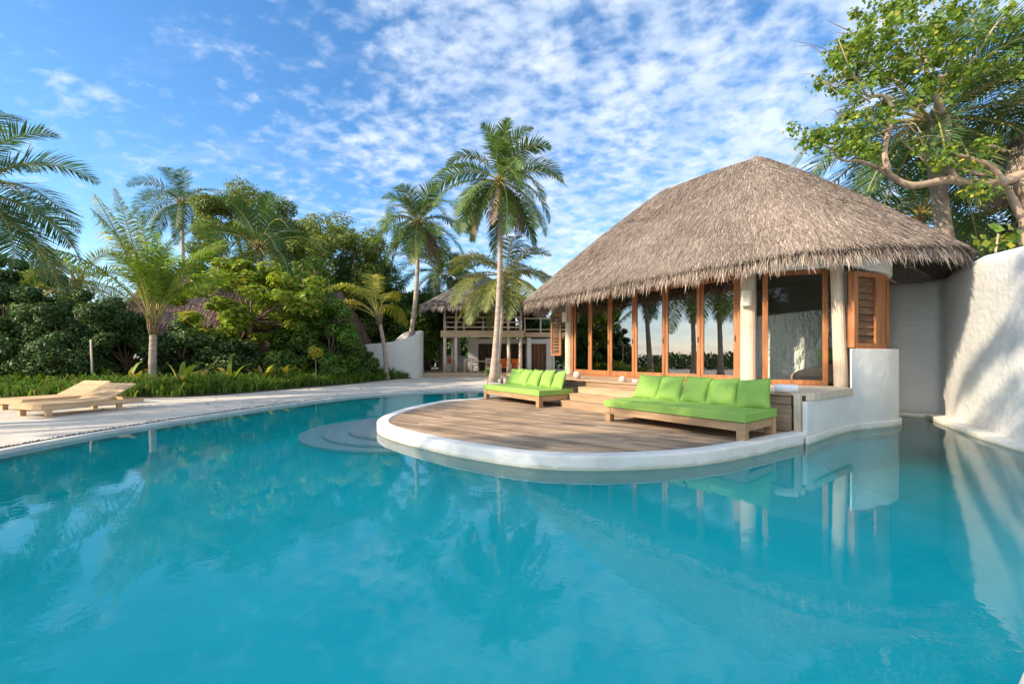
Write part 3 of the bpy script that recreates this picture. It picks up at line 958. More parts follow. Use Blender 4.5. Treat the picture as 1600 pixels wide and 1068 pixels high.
# three steps
st = thing('timber_steps', (1.9, 10.4, 0.16), 'three weathered timber steps between the two green daybeds rising to the terrace', 'steps')
for k, (z, off) in enumerate([(0.32, 0.0), (0.48, 0.30), (0.64, 0.60)]):
    t0, t1 = (-0.75 + 0.0 * k, 1.55)
    a = E1 + SNn * off
    mb = MB()
    for j in range(3):
        q = a + SNn * (0.06 + j * 0.118)
        mb.bar((*(q + SD * t0), z - .015), (*(q + SD * t1), z - .015), 0.112, 0.03)
    mb.build('tread', M['board'], st, bevel=0.004)
    mb = MB()
    q = a + SNn * 0.03
    mb.bar((*(q + SD * t0), z - .095), (*(q + SD * t1), z - .095), 0.025, 0.125)
    mb.build('riser', M['board'], st, bevel=0.003)
    mb = MB()
    mb.bar((*(a + SNn * .25 + SD * (t0 + .03)), z - .11), (*(a + SNn * .25 + SD * (t1 - .03)), z - .11), 0.38, 0.15)
    mb.build('bearer', M['teakdark'], st)

# white curved wall under the round end
hw = housewall
ins = offset2(hw, 0.28)
if ins[40][1] < hw[40][1]: ins = offset2(hw, -0.28)
def hsplit(x):
    return 0.68 if x < 6.58 else 1.58
V, F = [], []
mb = MB()
ia = [i for i in range(len(hw)) if 4.78 <= hw[i][0] <= 6.62]
for i in range(len(hw)):
    x = hw[i][0]
    k_ = min(1.0, max(.12, (x - 4.7) / .6)) if x < 6.6 else min(1.0, .12 + max(0, x - 6.62) / .9)
    ins[i] = (hw[i][0] + (ins[i][0] - hw[i][0]) * k_, hw[i][1] + (ins[i][1] - hw[i][1]) * k_)
ib = [i for i in range(len(hw)) if hw[i][0] >= 6.60]
io = [ia[-1]] + ib
mb.wallstrip([hw[i] for i in ia + io], [ins[i] for i in ia + io], -0.25, [0.68] * len(ia) + [1.58] * len(io))
pw = mb.build('plaster_wall', M['plaster'], H, bevel=0.03, seg=3, smooth=True)
# damp skirting at the water
sk = offset2(hw, -0.045) if offset2(hw, -0.045)[40][1] < hw[40][1] else offset2(hw, 0.045)
mb = MB(); mb.wallstrip(hw[:-4], sk[:-4], -0.16, 0.125); mb.build('skirting', M['rim'], H, bevel=0.02, seg=2)
mb = MB(); mb.wallstrip(ins, offset2(hw, (0.02 if ins[40][1] > hw[40][1] else -.02)), -1.1, -0.2); mb.build('foundation', M['pool'], H)
# bench board over the low wall
bb = [tuple(E4 + SD * 5.1 + SNn * 0.05), (5.1, 7.22), (5.47, 7.5), (6.09, 7.97), (6.61, 8.31), (6.72, 8.62), (6.7, 8.98), (5.5, 9.4), (5.0, 9.3), (4.7, 7.9)]
mb = MB(); mb.prism(bb, 0.685, FLR + .012); mb.build('bench_board', M['pale'], H, bevel=0.008)

# columns
def column(c, r, z0, z1, m, lean=(0, 0)):
    mb = MB()
    mb.tube([(c[0], c[1], z0), (c[0] + lean[0] * .5, c[1] + lean[1] * .5, (z0 + z1) / 2), (c[0] + lean[0], c[1] + lean[1], z1)], [r, r * .96, r * .93], 16)
    return mb.build('column', M[m], H, smooth=False, bevel=0)
column(COLA, 0.17, FLR, 3.9, 'pale')
column(COLB, 0.15, FLR, 3.7, 'pale')
column(COLC, 0.125, FLR, 3.7, 'pale', (-0.1, 0))

# folding glass doors
DT = 3.32
def door_panel(a, b, z0, z1, name='glass_door', st=0.085, rail_b=0.15, rail_t=0.1, gm='glassdark', dp=0.055, handle=True):
    a = np.array(a); b = np.array(b)
    d = (b - a) / np.linalg.norm(b - a)
    a = a + d * .006; b = b - d * .006
    mb = MB()
    for q in (a + d * st / 2, b - d * st / 2):
        mb.box((q[0], q[1], (z0 + z1) / 2), (st, dp, z1 - z0), rz=math.atan2(d[1], d[0]))
    a2, b2 = a + d * st, b - d * st
    mid = (a2 + b2) / 2; L = np.linalg.norm(b2 - a2)
    mb.box((mid[0], mid[1], z0 + rail_b / 2), (L, dp - .006, rail_b), rz=math.atan2(d[1], d[0]))
    mb.box((mid[0], mid[1], z1 - rail_t / 2), (L, dp - .006, rail_t), rz=math.atan2(d[1], d[0]))
    o = mb.build(name, M['teak'], H, bevel=0.006)
    mb = MB(); mb.box((mid[0], mid[1], (z0 + rail_b + z1 - rail_t) / 2), (L, .012, z1 - z0 - rail_b - rail_t), rz=math.atan2(d[1], d[0]))
    g = mb.build('pane', M[gm], o)
    if handle:
        n_ = np.array([d[1], -d[0]])
        if n_[1] > 0: n_ = -n_
        q = b - d * st / 2 + n_ * (dp / 2 + .012)
        mb = MB(); mb.box((q[0], q[1], z0 + 1.02), (.02, .02, .14), rz=math.atan2(d[1], d[0])); mb.build('handle', M['brass'], o)
    return o
for i in range(6):
    door_panel(NODES[i], NODES[i + 1], FLR + .03, DT)
mb = MB()
for i in range(6):
    a, b = np.array(NODES[i]), np.array(NODES[i + 1])
    mb.bar((*a, DT + .105), (*b, DT + .105), 0.14, 0.2)
mb.build('door_header', M['teak'], H, bevel=0.005)
mb = MB()
for i in range(6):
    a, b = np.array(NODES[i]), np.array(NODES[i + 1])
    mb.bar((*a, FLR + .012), (*b, FLR + .012), 0.16, 0.03)
mb.build('threshold', M['teak'], H, bevel=0.005)
for q, h in ((NODES[0], DT), (NODES[6], DT)):
    mb = MB()
    mb.box((q[0] + (0.02 if q is NODES[6] else -.05), q[1] + (-.04 if q is NODES[6] else .06), (FLR + h + .2) / 2), (.09, .09, h + .2 - FLR), rz=-.85)
    mb.build('door_post', M['teak'], H, bevel=0.005)
# big window between the columns
door_panel(WIN0, WIN1, FLR + .014, 3.28, 'picture_window', st=0.10, rail_b=0.11, rail_t=0.10, gm='glass', handle=False)
# shutter window round the corner
cw = offset2(housewall, (0.10 if ins[40][1] > hw[40][1] else -.10))
def wseg(x0, x1):
    q = [p for p in cw if x0 <= p[0] <= x1]
    return q
k0 = (6.86, 8.62)
segs = [k0, (7.46, 8.83), (7.72, 8.97), (8.14, 9.36), (8.42, 9.9), (8.62, 10.7)]
WZ0, WZ1 = 1.60, 3.14
mb = MB()
for i in range(len(segs) - 1):
    a, b = np.array(segs[i]), np.array(segs[i + 1])
    mb.bar((*a, WZ0 + .05), (*b, WZ0 + .05), .12, .10)
    mb.bar((*a, WZ1 - .05), (*b, WZ1 - .05), .12, .10)
for i, q in enumerate(segs[:4]):
    mb.box((q[0], q[1], (WZ0 + WZ1) / 2), (.1 if i else .13, .11, WZ1 - WZ0 - .01), rz=.4)
sf = mb.build('shutter_window', M['teak'], H, bevel=0.006)
a, b = np.array(segs[0]), np.array(segs[1])
d = (b - a) / np.linalg.norm(b - a)
mb = MB()
for k in range(9):
    z = WZ0 + .12 + (k + .5) * (WZ1 - WZ0 - .24) / 9
    mid = (a + b) / 2
    ax = np.array([[d[0], d[1], 0], [-d[1] * .25, d[0] * .25, .97], [d[1] * .97, -d[0] * .97, .25]])
    mb.box((mid[0], mid[1], z), (np.linalg.norm(b - a) - .1, .165, .014), ax=ax)
mb.build('louvre', M['louvre'], sf)
a, b = np.array(segs[1]), np.array(segs[2])
mb = MB(); mb.bar((*a, (WZ0 + WZ1) / 2), (*b, (WZ0 + WZ1) / 2), .10, WZ1 - WZ0 - .2); mb.build('stile', M['teak'], sf, bevel=.005)
mb = MB()
for i in (2, 3, 4):
    a, b = np.array(segs[i]), np.array(segs[i + 1])
    mb.bar((*a, (WZ0 + WZ1) / 2), (*b, (WZ0 + WZ1) / 2), .014, WZ1 - WZ0 - .2)
mb.build('pane', M['glassdark'], sf)
qs = [(p[0] - .02, p[1] + .1) for p in segs]
mb = MB(); mb.wallstrip(qs, [(p[0] - .01, p[1] + .03) for p in qs], WZ0 + .02, WZ1 - .02); mb.build('sun_block_panel', M['teakdark'], sf)  # dark panel added behind the panes to stop sun passing through
mb = MB(); q = offset2([k0] + segs[1:], 0.0); mb.wallstrip([(p[0] - .0, p[1] - .10) for p in segs[:4]], [(p[0], p[1] + .06) for p in segs[:4]], 1.575, 1.605); mb.build('sill', M['teak'], sf, bevel=.006)
# white fascia over the window and round the end
fa = [(5.3, 9.62), (5.9, 9.3), (6.5, 8.98), (6.85, 8.58), (7.35, 8.66), (7.8, 8.88), (8.2, 9.25), (8.48, 9.8), (8.68, 10.7)]
fa = spline(fa, 6)
z0 = [float(np.interp(p[0], [5.3, 6.7, 7.2, 8.2, 8.7], [3.29, 3.29, 3.17, 3.14, 3.1])) for p in fa]
off = offset2(fa, 0.14)
if off[20][1] < fa[20][1]: off = offset2(fa, -.14)
mb = MB(); mb.wallstrip(fa, off, z0, 3.75); mb.build('fascia', M['plaster'], H, bevel=0.02, seg=2)
# inner shell: back wall of the room
bw = spline([(8.75, 11.3), (8.7, 13.4), (7.9, 15.4), (6.3, 16.9), (4.2, 17.2), (2.7, 16.5), (2.1, 15.4)], 6)
mb = MB(); mb.wallstrip(bw, offset2(bw, -.2) if offset2(bw, -.2)[12][1] > bw[12][1] else offset2(bw, .2), FLR, 3.7)
mb.build('back_wall', M['cream'], H)
mb = MB(); mb.prism([tuple(p) for p in bw] + [NODES[i] for i in range(7)] + [(5.45, 9.62), (6.7, 9.25), (8.0, 9.6)], FLR - .02, FLR + .006)
mb.build('room_floor', M['teakdark'], H)
mb = MB(); mb.prism([tuple(p) for p in bw] + [NODES[i] for i in range(7)] + [(5.45, 9.62), (6.7, 9.25), (8.0, 9.6)], 3.62, 3.68)
mb.build('ceiling', M['cream'], H)

# thatch
EAVE = [(0.5, 14.9, 3.32), (0.85, 13.8, 3.3), (1.45, 12.9, 3.3), (2.25, 11.85, 3.32), (3.05, 10.85, 3.36), (3.9, 9.85, 3.4), (4.7, 8.95, 3.42), (5.5, 8.2, 3.44), (6.4, 7.85, 3.45), (7.3, 7.85, 3.5), (8.1, 8.05, 3.54), (8.75, 8.35, 3.58), (9.5, 8.95, 3.56),
        (10.6, 10.2, 3.36), (11.2, 12.2, 3.2), (11.0, 14.6, 3.2), (9.9, 17.0, 3.4), (7.8, 18.8, 3.35), (5.0, 19.3, 3.3), (2.6, 18.4, 3.3), (1.1, 16.8, 3.3)]
eave = spline(EAVE, 8, closed=True)
RA, RB = (6.95, 12.3, 7.1), (5.25, 14.3, 7.0)
roof = thatch_roof(H, eave, RA, RB, 0.10, 150000, 3, M['thatch'], M['thatchbase'], straw=(0.28, 0.62), width=0.0105, fringe=11000, facing=(-0.55, -0.83), under=0.24, lift=0.04, hang=(0.15, 0.36), apexr=0.22)
# rafters showing under the right-hand eave
for k in range(11):
    i = int(8 * (7.6 + k * 0.62))
    e = np.array(eave[i]); c = np.array([6.4, 12.6, 6.6])
    d = c - e
    mb = MB(); mb.tube([e + d * 0.02 - (0, 0, .16), e + d * 0.45 - (0, 0, .2)], [0.055, 0.065], 7); mb.build('rafter', M['rafter'], roof, smooth=True)

# wall lamps
def sconce(c, ang, z):
    c = np.array(c)
    pts = [(c[0] + 0.115 * math.cos(ang + a), c[1] + 0.115 * math.sin(ang + a)) for a in np.linspace(-1.5, 1.5, 11)]
    mb = MB(); mb.prism(pts, z - .17, z + .17)
    t = thing('wall_lamp', (c[0], c[1], z - .17), 'x', 'wall lamp', 'cream wall lamps on the bungalow columns')
    mb.build('lamp_shade', M['lampshade'], t)
    mb = MB(); mb.box((c[0], c[1], z), (.06, .06, .2), rz=ang); mb.build('bracket', M['brass'], t)
    return t
t = sconce((COLA[0] - .13, COLA[1] - .15), -2.2, 2.72)
t['label'] = 'cream half-round wall lamp on the column between glass doors and picture window'
t = sconce((COLB[0] - .16, COLB[1] - .10), -2.5, 2.78)
t['label'] = 'cream half-round wall lamp on the far left column behind the left daybed'
# shutter beyond the far column
mb = MB()
for k in range(12): mb.box((1.62, 15.75, 1.55 + k * .115), (.42, .02, .085), rz=-.9)
so = mb.build('side_shutter', M['louvre'], H)
mb = MB()
for q in ((1.48, 15.93), (1.76, 15.57)): mb.box((q[0], q[1], 2.2), (.07, .06, 1.5), rz=-.9)
mb.bar((1.48, 15.93, 2.95), (1.76, 15.57, 2.95), .06, .08); mb.bar((1.48, 15.93, 1.48), (1.76, 15.57, 1.48), .06, .08)
mb.build('shutter_frame', M['teak'], so, bevel=.004)

# ---------------------------------------------------------------- what shows through the glass
def softbox(name, c, size, m, parent, rz=0, bevel=0.06):
    mb = MB(); mb.box(c, size, rz=rz)
    return mb.build(name, M[m], parent, bevel=bevel, seg=4, smooth=True)
bed = thing('bed', (6.1, 13.0, FLR), 'low bed with white bedding seen through the glass doors nearest the column', 'bed')
softbox('bed_base', (6.1, 13.0, FLR + .17), (1.9, 2.0, .2), 'lounger', bed, -.6, .01)
softbox('mattress', (6.1, 13.0, FLR + .43), (1.8, 1.95, .3), 'linen', bed, -.6)
softbox('headboard', (6.85, 13.85, FLR + .5), (1.9, .08, .9), 'teak', bed, -.6, .01)
for dx in (-.4, .4):
    pl = softbox('bed_pillow', (6.6 + dx * .83, 13.5 - dx * .56, FLR + .66), (.65, .42, .16), 'linen', None, -.6, .07)
    tag(pl, 'white bed pillow %s on the bed inside the bungalow' % ('nearer the window' if dx > 0 else 'farther from the window'), 'pillow', 'white bed pillows')
desk = thing('counter', (3.5, 14.9, FLR), 'dark timber counter inside behind the left glass doors', 'counter')
mb = MB(); mb.box((3.6, 14.9, FLR + .72), (1.9, .5, .06), rz=-.95); mb.build('counter_top', M['teakdark'], desk, bevel=.006)
mb = MB(); mb.box((3.65, 14.95, FLR + .34), (1.8, .4, .68), rz=-.95); mb.build('cabinet', M['teakdark'], desk)
cab = thing('side_cabinet', (2.75, 15.5, FLR), 'cream side cabinet inside beside the far left glass door', 'cabinet')
mb = MB(); mb.box((2.6, 15.2, FLR + .36), (.5, .4, .7), rz=-.95); mb.build('carcass', M['cream'], cab, bevel=.008)
mb = MB(); mb.box((2.6, 15.2, FLR + .73), (.56, .46, .04), rz=-.95); mb.build('cabinet_top', M['lounger'], cab, bevel=.005)
bl = thing('slatted_blind', (3.35, 16.0, FLR + .8), 'amber slatted blind glowing at the far end of the room', 'blind')
mb = MB()
for k in range(22): mb.box((2.95, 16.15, FLR + .78 + k * .062), (.9, .012, .05), rz=.35)
mb.build('slats', M['lounger'], bl)
mb = MB(); mb.box((2.95, 16.15, FLR + 2.16), (.94, .04, .05), rz=.35); mb.build('head_rail', M['teak'], bl)
pot = MB(); pot.tube([(2.55, 15.15, FLR + .75), (2.55, 15.15, FLR + .84), (2.55, 15.15, FLR + .9)], [.08, .09, .05], 12)
tag(pot.build('black_kettle', M['brass'], smooth=True), 'small black kettle on the cream cabinet inside the far door', 'kettle')
# stucco half wall, rattan lounge and cushions behind the big window
iw = thing('stucco_partition', (6.9, 10.6, FLR), 'rough grey stucco half wall with sloping top seen through the picture window', 'partition')
pts = spline([(5.6, 10.5), (6.3, 10.25), (7.0, 10.1), (7.7, 10.05), (8.3, 10.1)], 8)
zt = [float(np.interp(p[0], [5.6, 8.2], [2.36, 2.62])) for p in pts]
mb = MB(); mb.wallstrip(pts, [(p[0] + .02, p[1] + .2) for p in pts], FLR, zt); mb.build('partition_body', M['stucco'], iw, bevel=.02)
lo = thing('rattan_lounge', (7.1, 10.0, FLR), 'brown woven rattan lounge behind the picture window', 'lounge seat')
pr = spline([(6.45, 9.72), (6.75, 9.62), (7.2, 9.5), (7.6, 9.52)], 6)
zr = [FLR + float(np.interp(p[0], [6.3, 6.6, 7.2, 7.8], [.12, .3, .5, .62])) for p in pr]
mb = MB(); mb.wallstrip(pr, [(p[0] + .08, p[1] + .36) for p in pr], FLR + .01, zr); mb.build('woven_body', M['rattan'], lo, bevel=.1, seg=4, smooth=True)
# ================================================================ cushions on the rattan lounge
def pillow_mesh(name, m, w=0.5, h=0.5, th=0.17, seed=0, n=13, sagx=0.0):
    rng = np.random.default_rng(seed)
    V, F = [], []
    ph = rng.uniform(0, 6, 6)
    for s in (1, -1):
        for j in range(n):
            for i in range(n):
                u = -1 + 2 * i / (n - 1); v = -1 + 2 * j / (n - 1)
                e = max(0.0, (1 - abs(u) ** 2.6)) ** 0.55 * max(0.0, (1 - abs(v) ** 2.6)) ** 0.55
                pin = 1 - 0.07 * (1 - abs(v) ** 2) * abs(u) ** 3
                pin2 = 1 - 0.07 * (1 - abs(u) ** 2) * abs(v) ** 3
                z = s * th * e * (1 + .07 * math.sin(3 * u + ph[0]) * math.sin(2.4 * v + ph[1]))
                z += 0.012 * math.sin(4 * u + ph[2] + 2 * v) * e + sagx * (u * v) * .02
                V.append((u * w / 2 * pin, v * h / 2 * pin2, z))
    k = n * n
    for s in range(2):
        for j in range(n - 1):
            for i in range(n - 1):
                a = s * k + j * n + i
                q = (a, a + 1, a + n + 1, a + n)
                F.append(q if s == 0 else q[::-1])
    return V, F


def pillow(label, loc, rx, rz, m='green', seed=0, w=.5, h=.5, th=.085, group=None, roll=0.0):
    V, F = pillow_mesh('pillow', m, w, h, th, seed, sagx=1.0)
    o = build('pillow', V, F, M[m], None, smooth=True)
    md = o.modifiers.new('soft', 'SUBSURF'); md.levels = 1; md.render_levels = 1
    wl = o.modifiers.new('weld', 'WELD'); wl.merge_threshold = 0.002
    # seam piping
    def edge_pt(s):
        s = s % 4.0
        k, f = int(s), s - int(s)
        u, v = [(-1 + 2 * f, -1), (1, -1 + 2 * f), (1 - 2 * f, 1), (-1, 1 - 2 * f)][k]
        return (u * w / 2 * (1 - 0.07 * (1 - abs(v) ** 2) * abs(u) ** 3), v * h / 2 * (1 - 0.07 * (1 - abs(u) ** 2) * abs(v) ** 3), u * v * .02)
    mbp = MB(); mbp.tube([edge_pt(s / 8) for s in range(33)], .0055, 5, caps=False)
    mbp.build('piping', M[m], o, smooth=True, local=True)
    o.rotation_mode = 'XYZ'
    mat_ = Matrix.Rotation(rz, 4, 'Z') @ Matrix.Rotation(rx, 4, 'X') @ Matrix.Rotation(roll, 4, 'Z')
    o.matrix_world = Matrix.Translation(loc) @ mat_
    return tag(o, label, 'pillow', group)


for i, (x, y, z, m, lab, w) in enumerate([(7.15, 9.72, 1.66, 'green', 'green cushion on the rattan lounge behind the picture window', .5)]):
    pillow(lab, (x, y, z - .2), 1.0, 0.1 * i, m, 40 + i, w, .3, .09, None)

# ================================================================ daybeds
def daybed(label, fl, fr, depth, npil, pil_label, grp):
    fl = np.array(fl); fr = np.array(fr)
    d = fr - fl; Lg = np.linalg.norm(d); d /= Lg
    b = np.array([-d[1], d[0]])             # to the back (away, right)
    rz = math.atan2(d[1], d[0])
    mid = (fl + fr) / 2 + b * depth / 2
    t = thing('daybed', (mid[0], mid[1], 0.163), label, 'daybed', 'green outdoor daybeds on the deck', rz)
    X, Y = Lg / 2, depth / 2
    lg = 0.13
    for sx in (-1, 1):
        for sy in (-1, 1):
            mb = MB(); mb.box((sx * (X - lg / 2), sy * (Y - lg / 2), .14), (lg, lg, .28))
            mb.build('leg', M['sofawood'], t, local=True, bevel=.006)
    mb = MB()
    mb.box((0, -Y + .035, .215), (Lg - 2 * lg - .002, .05, .125)); mb.box((0, Y - .035, .215), (Lg - 2 * lg - .002, .05, .125))
    for sx in (-1, 1): mb.box((sx * (X - .035), 0, .215), (.05, depth - 2 * lg - .002, .125))
    mb.build('frame', M['sofawood'], t, local=True, bevel=.006)
    mb = MB()
    for k in range(9): mb.box((0, -Y + .12 + k * (depth - .24) / 8, .268), (Lg - .16, .08, .018))
    mb.build('slats', M['sofawood'], t, local=True)
    # mattress with soft edges
    V, F = [], []
    nx, ny = 40, 16
    mw, md, mh = Lg + .02, depth + .02, .135
    bm = bmesh.new()
    bmesh.ops.create_cube(bm, size=1)
    bmesh.ops.subdivide_edges(bm, edges=bm.edges, cuts=11, use_grid_fill=True)
    for v in bm.verts:
        x, y, z = v.co.x * mw, v.co.y * md, v.co.z * mh
        # round the edges
        r = .035
        def rr(c, h): return max(0, abs(c) - (h - r))
        v.co = (x, y, z + .287 + mh / 2)
        if z > 0:
            f = min(1, (mw / 2 - abs(x)) / .1) * min(1, (md / 2 - abs(y)) / .1)
            v.co.z += .012 * f * (0.6 + .5 * math.sin(x * 3.1 + y * 2)) + .004 * math.sin(x * 9 + y * 5)
    me = bpy.data.meshes.new('mattress'); bm.to_mesh(me); bm.free()
    me.materials.append(M['green'])
    for p in me.polygons: p.use_smooth = True
    o = bpy.data.objects.new('mattress', me); COL.objects.link(o); o.parent = t
    bv = o.modifiers.new('edge', 'BEVEL'); bv.width = .03; bv.segments = 4; bv.limit_method = 'ANGLE'; bv.angle_limit = R(60)
    # pillows leaning along the back
    names = ['first', 'second', 'third', 'fourth', 'last']
    rng = np.random.default_rng(int(X * 1000))
    usable = Lg - .30
    for i in range(npil):
        fx = -X + .34 + i * (Lg - .62) / (npil - 1)
        lean = 0.46 + rng.uniform(-.06, .06)
        z = .163 + .425 + .225 * math.cos(lean) + .02
        by = Y - .26 + rng.uniform(-.015, .015)
        # leaning back over the rear edge
        p2 = mid + d * fx + b * (by + .08)
        yaw = rz + rng.uniform(-.2, .2)
        roll = rng.uniform(-.12, .12) if i < npil - 1 else .1
        if i == npil - 1: yaw -= .1
        pillow(pil_label % names[i], (p2[0], p2[1], z), math.pi / 2 - lean, yaw, 'green', 60 + i + int(X * 10), .53, .53, .095, grp, roll)
    return t


daybed('lime green daybed at the front of the deck, below the round picture window', (1.82, 8.42), (3.44, 6.33), 1.12, 5,
       'lime green pillow, %s from the left on the daybed below the picture window', 'pillows on the near daybed')
daybed('lime green daybed at the far side of the deck, beside the steps and tall palm', (-0.84, 12.75), (0.66, 10.5), 1.06, 5,
       'lime green pillow, %s from the left on the far daybed near the tall palm', 'pillows on the far daybed')

# rolled towel on the end of the terrace wall
c = E4 + SD * 5.0 + SNn * .1
mb = MB()
ax = SD * 0.9 + SNn * .43; ax /= np.linalg.norm(ax)
a = np.array([*(c - ax * .17), FLR + .08]); b2 = np.array([*(c + ax * .17), FLR + .08])
for k in range(1): mb.tube([a, a + (b2 - a) * .03, a + (b2 - a) * .5, b2 - (b2 - a) * .03, b2], [.058, .072, .076, .072, .058], 16)
tw = mb.build('rolled_towel', M['towel'], smooth=True)
tag(tw, 'rolled white towel lying on the end of the terrace boards beside the pillows', 'towel')
mb = MB()
for k in range(3): mb.tube([b2 + (b2 - a) * .001 * k, b2 + (b2 - a) * .012 * (k + 1) / 2], [.046 - k * .015, .042 - k * .015], 14)
mb.build('towel_roll_end', M['rattan'], tw)
# shells and bowl on the terrace
mb = MB(); q = E4 + SD * 1.25 + SNn * .22
mb.tube([(q[0], q[1], FLR + .003), (q[0], q[1], FLR + .05), (q[0] + .01, q[1], FLR + .11), (q[0] + .02, q[1], FLR + .14)], [.08, .095, .07, .025], 14)
tag(mb.build('conch_shell', M['shell'], smooth=True), 'round stone-coloured shell resting on the terrace before the doors', 'shell')
mb = MB(); q = E4 + SD * 1.55 + SNn * .3
mb.tube([(q[0], q[1], FLR + .003), (q[0], q[1], FLR + .03), (q[0] + .08, q[1] - .08, FLR + .035)], [.06, .07, .02], 10)
tag(mb.build('small_shell', M['shell'], smooth=True), 'small flat shell just right of the round shell on the terrace', 'shell')
mb = MB(); q = E4 + SD * -.35 + SNn * .2
mb.tube([(q[0], q[1], FLR + .003), (q[0], q[1], FLR + .08), (q[0], q[1], FLR + .2), (q[0], q[1], FLR + .21)], [.07, .11, .09, .07], 14)
tag(mb.build('clay_pot', M['shell'], smooth=True), 'small clay pot behind the last pillow of the far daybed', 'pot')

# ================================================================ sun loungers
def lounger():
    t = thing('sun_lounger', (0, 0, GZ), '', 'sun lounger', 'wooden sun loungers on the sand')
    W, L, zt = 1.1, 2.05, 0.29
    hinge = 1.22
    # long axis +Y (head), width X, foot end at y=0
    mb = MB()
    for sx in (-1, 1): mb.box((sx * (W / 2 - .025), L / 2, zt - .065), (.045, L, .1))
    mb.box((0, .022, zt - .065), (W - .1, .04, .1)); mb.box((0, L - .022, zt - .065), (W - .1, .04, .1)); mb.box((0, hinge, zt - .075), (W - .1, .05, .07))
    mb.build('frame', M['lounger'], t, local=True, bevel=.005)
    mb = MB()
    n = 11
    for k in range(n):
        w = (hinge) / n
        mb.box((0, (k + .5) * w, zt), (W + .01, w - .012, .026))
    mb.build('seat', M['lounger'], t, local=True, bevel=.004)
    mb = MB()
    bl, ang = 0.74, 0.52
    dy, dz = math.cos(ang), math.sin(ang)
    n = 8
    ax = np.array([[1, 0, 0], [0, dy, dz], [0, -dz, dy]])
    for k in range(n):
        s = (k + .5) * bl / n
        mb.box((0, hinge + .015 + s * dy, zt + s * dz), (W - .0, bl / n - .011, .026), ax=ax)
    for sx in (-1, 1):
        mb.box((sx * .3, hinge + bl / 2 * dy + .03, zt - .035 + bl / 2 * dz), (.045, bl - .04, .045), ax=ax)
    mb.build('backrest', M['lounger'], t, local=True, bevel=.004)
    mb = MB()
    for sx in (-1, 1):
        mb = MB(); mb.bar((sx * .25, hinge + .46 * dy, zt + .46 * dz - .05), (sx * .25, hinge + .62, zt - .1), .03, .03)
        mb.build('prop', M['lounger'], t, local=True)
    for sx in (-1, 1):
        for y in (.16, L - .52):
            mb = MB(); mb.box((sx * (W / 2 - .08), y, .115), (.07, .11, .235)); mb.build('leg', M['lounger'], t, local=True, bevel=.005)
    return t


lo1 = lounger()
lo1.location = (-10.97, 9.67, GZ); lo1.rotation_euler.z = R(-17)
lo1['label'] = 'slatted pine sun lounger nearest the pool, backrest raised'
lo2 = copy_tree(lo1)
lo2.location = (-12.66, 10.76, GZ); lo2.rotation_euler.z = R(-16)
lo2['label'] = 'slatted pine sun lounger behind the first, nearer the shrubs at the left edge'

# ================================================================ two-storey house at the back
FH = thing('two_storey_house', (-2, 30, 0.3), 'two-storey timber guest house with grey thatch and a railed balcony at the back', 'house')
XL, XR, YF, YB = -4.55, 0.62, 28.4, 35.0
F1, F2 = 0.32, 3.1
mb = MB(); mb.box(((XL + XR) / 2, (YF + YB) / 2 - .2, F1 - .2), (XR - XL + 3.6, YB - YF + 1.2, .4)); mb.build('plinth', M['fascia'], FH, bevel=.01)
mb = MB()
mb.box(((XL + XR) / 2, YF, F2 - .22), (XR - XL + .3, .12, .44))
mb.box((XR + .12, (YF + YB) / 2, F2 - .22), (.12, YB - YF, .44)); mb.box((XL - .12, (YF + YB) / 2, F2 - .22), (.12, YB - YF, .44))
mb.box(((XL + XR) / 2, (YF + YB) / 2, F2 - .06), (XR - XL + .1, YB - YF - .2, .1))
mb.build('balcony_floor', M['fascia'], FH, bevel=.01)
rng = np.random.default_rng(4)
def fpost(x, y, z0, z1, r=.085):
    mb = MB(); mb.tube([(x, y, z0), (x + rng.normal() * .02, y, (z0 + z1) / 2), (x, y, z1)], [r * 1.1, r, r * .95], 8)
    return mb.build('post', M['greypost'], FH, smooth=True)
for x in (-4.45, -3.72, -0.25, 0.55): fpost(x, YF + .08, F1, F2 - .4, .11)
for y in (30.2, 32.0): fpost(.6, y, F1, F2 - .4, .1)
fpost(-4.1, 29.6, F1, F2 - .4, .1); fpost(-3.1, 31.5, F1, F2 - .4, .1)
for x in (-4.45, -3.72, -0.25, 0.55): fpost(x, YF + .06, F2, 5.0)
for y in (30.0, 31.5): fpost(.6, y, F2, 5.0)
mb = MB()
for z in (.22, .55, .88):
    mb.tube([(XL, YF + .02, F2 + z), (XR, YF + .02, F2 + z)], .045, 6)
    mb.tube([(XR + .02, YF, F2 + z), (XR + .02, YB - 2, F2 + z)], .045, 6)
for x in np.linspace(XL + .1, XR, 5): mb.tube([(x, YF + .02, F2), (x, YF + .02, F2 + .95)], .05, 6)
for y in np.linspace(YF + 1, YB - 2, 4): mb.tube([(XR + .02, y, F2), (XR + .02, y, F2 + .95)], .05, 6)
mb.build('railing', M['greypost'], FH, smooth=True)
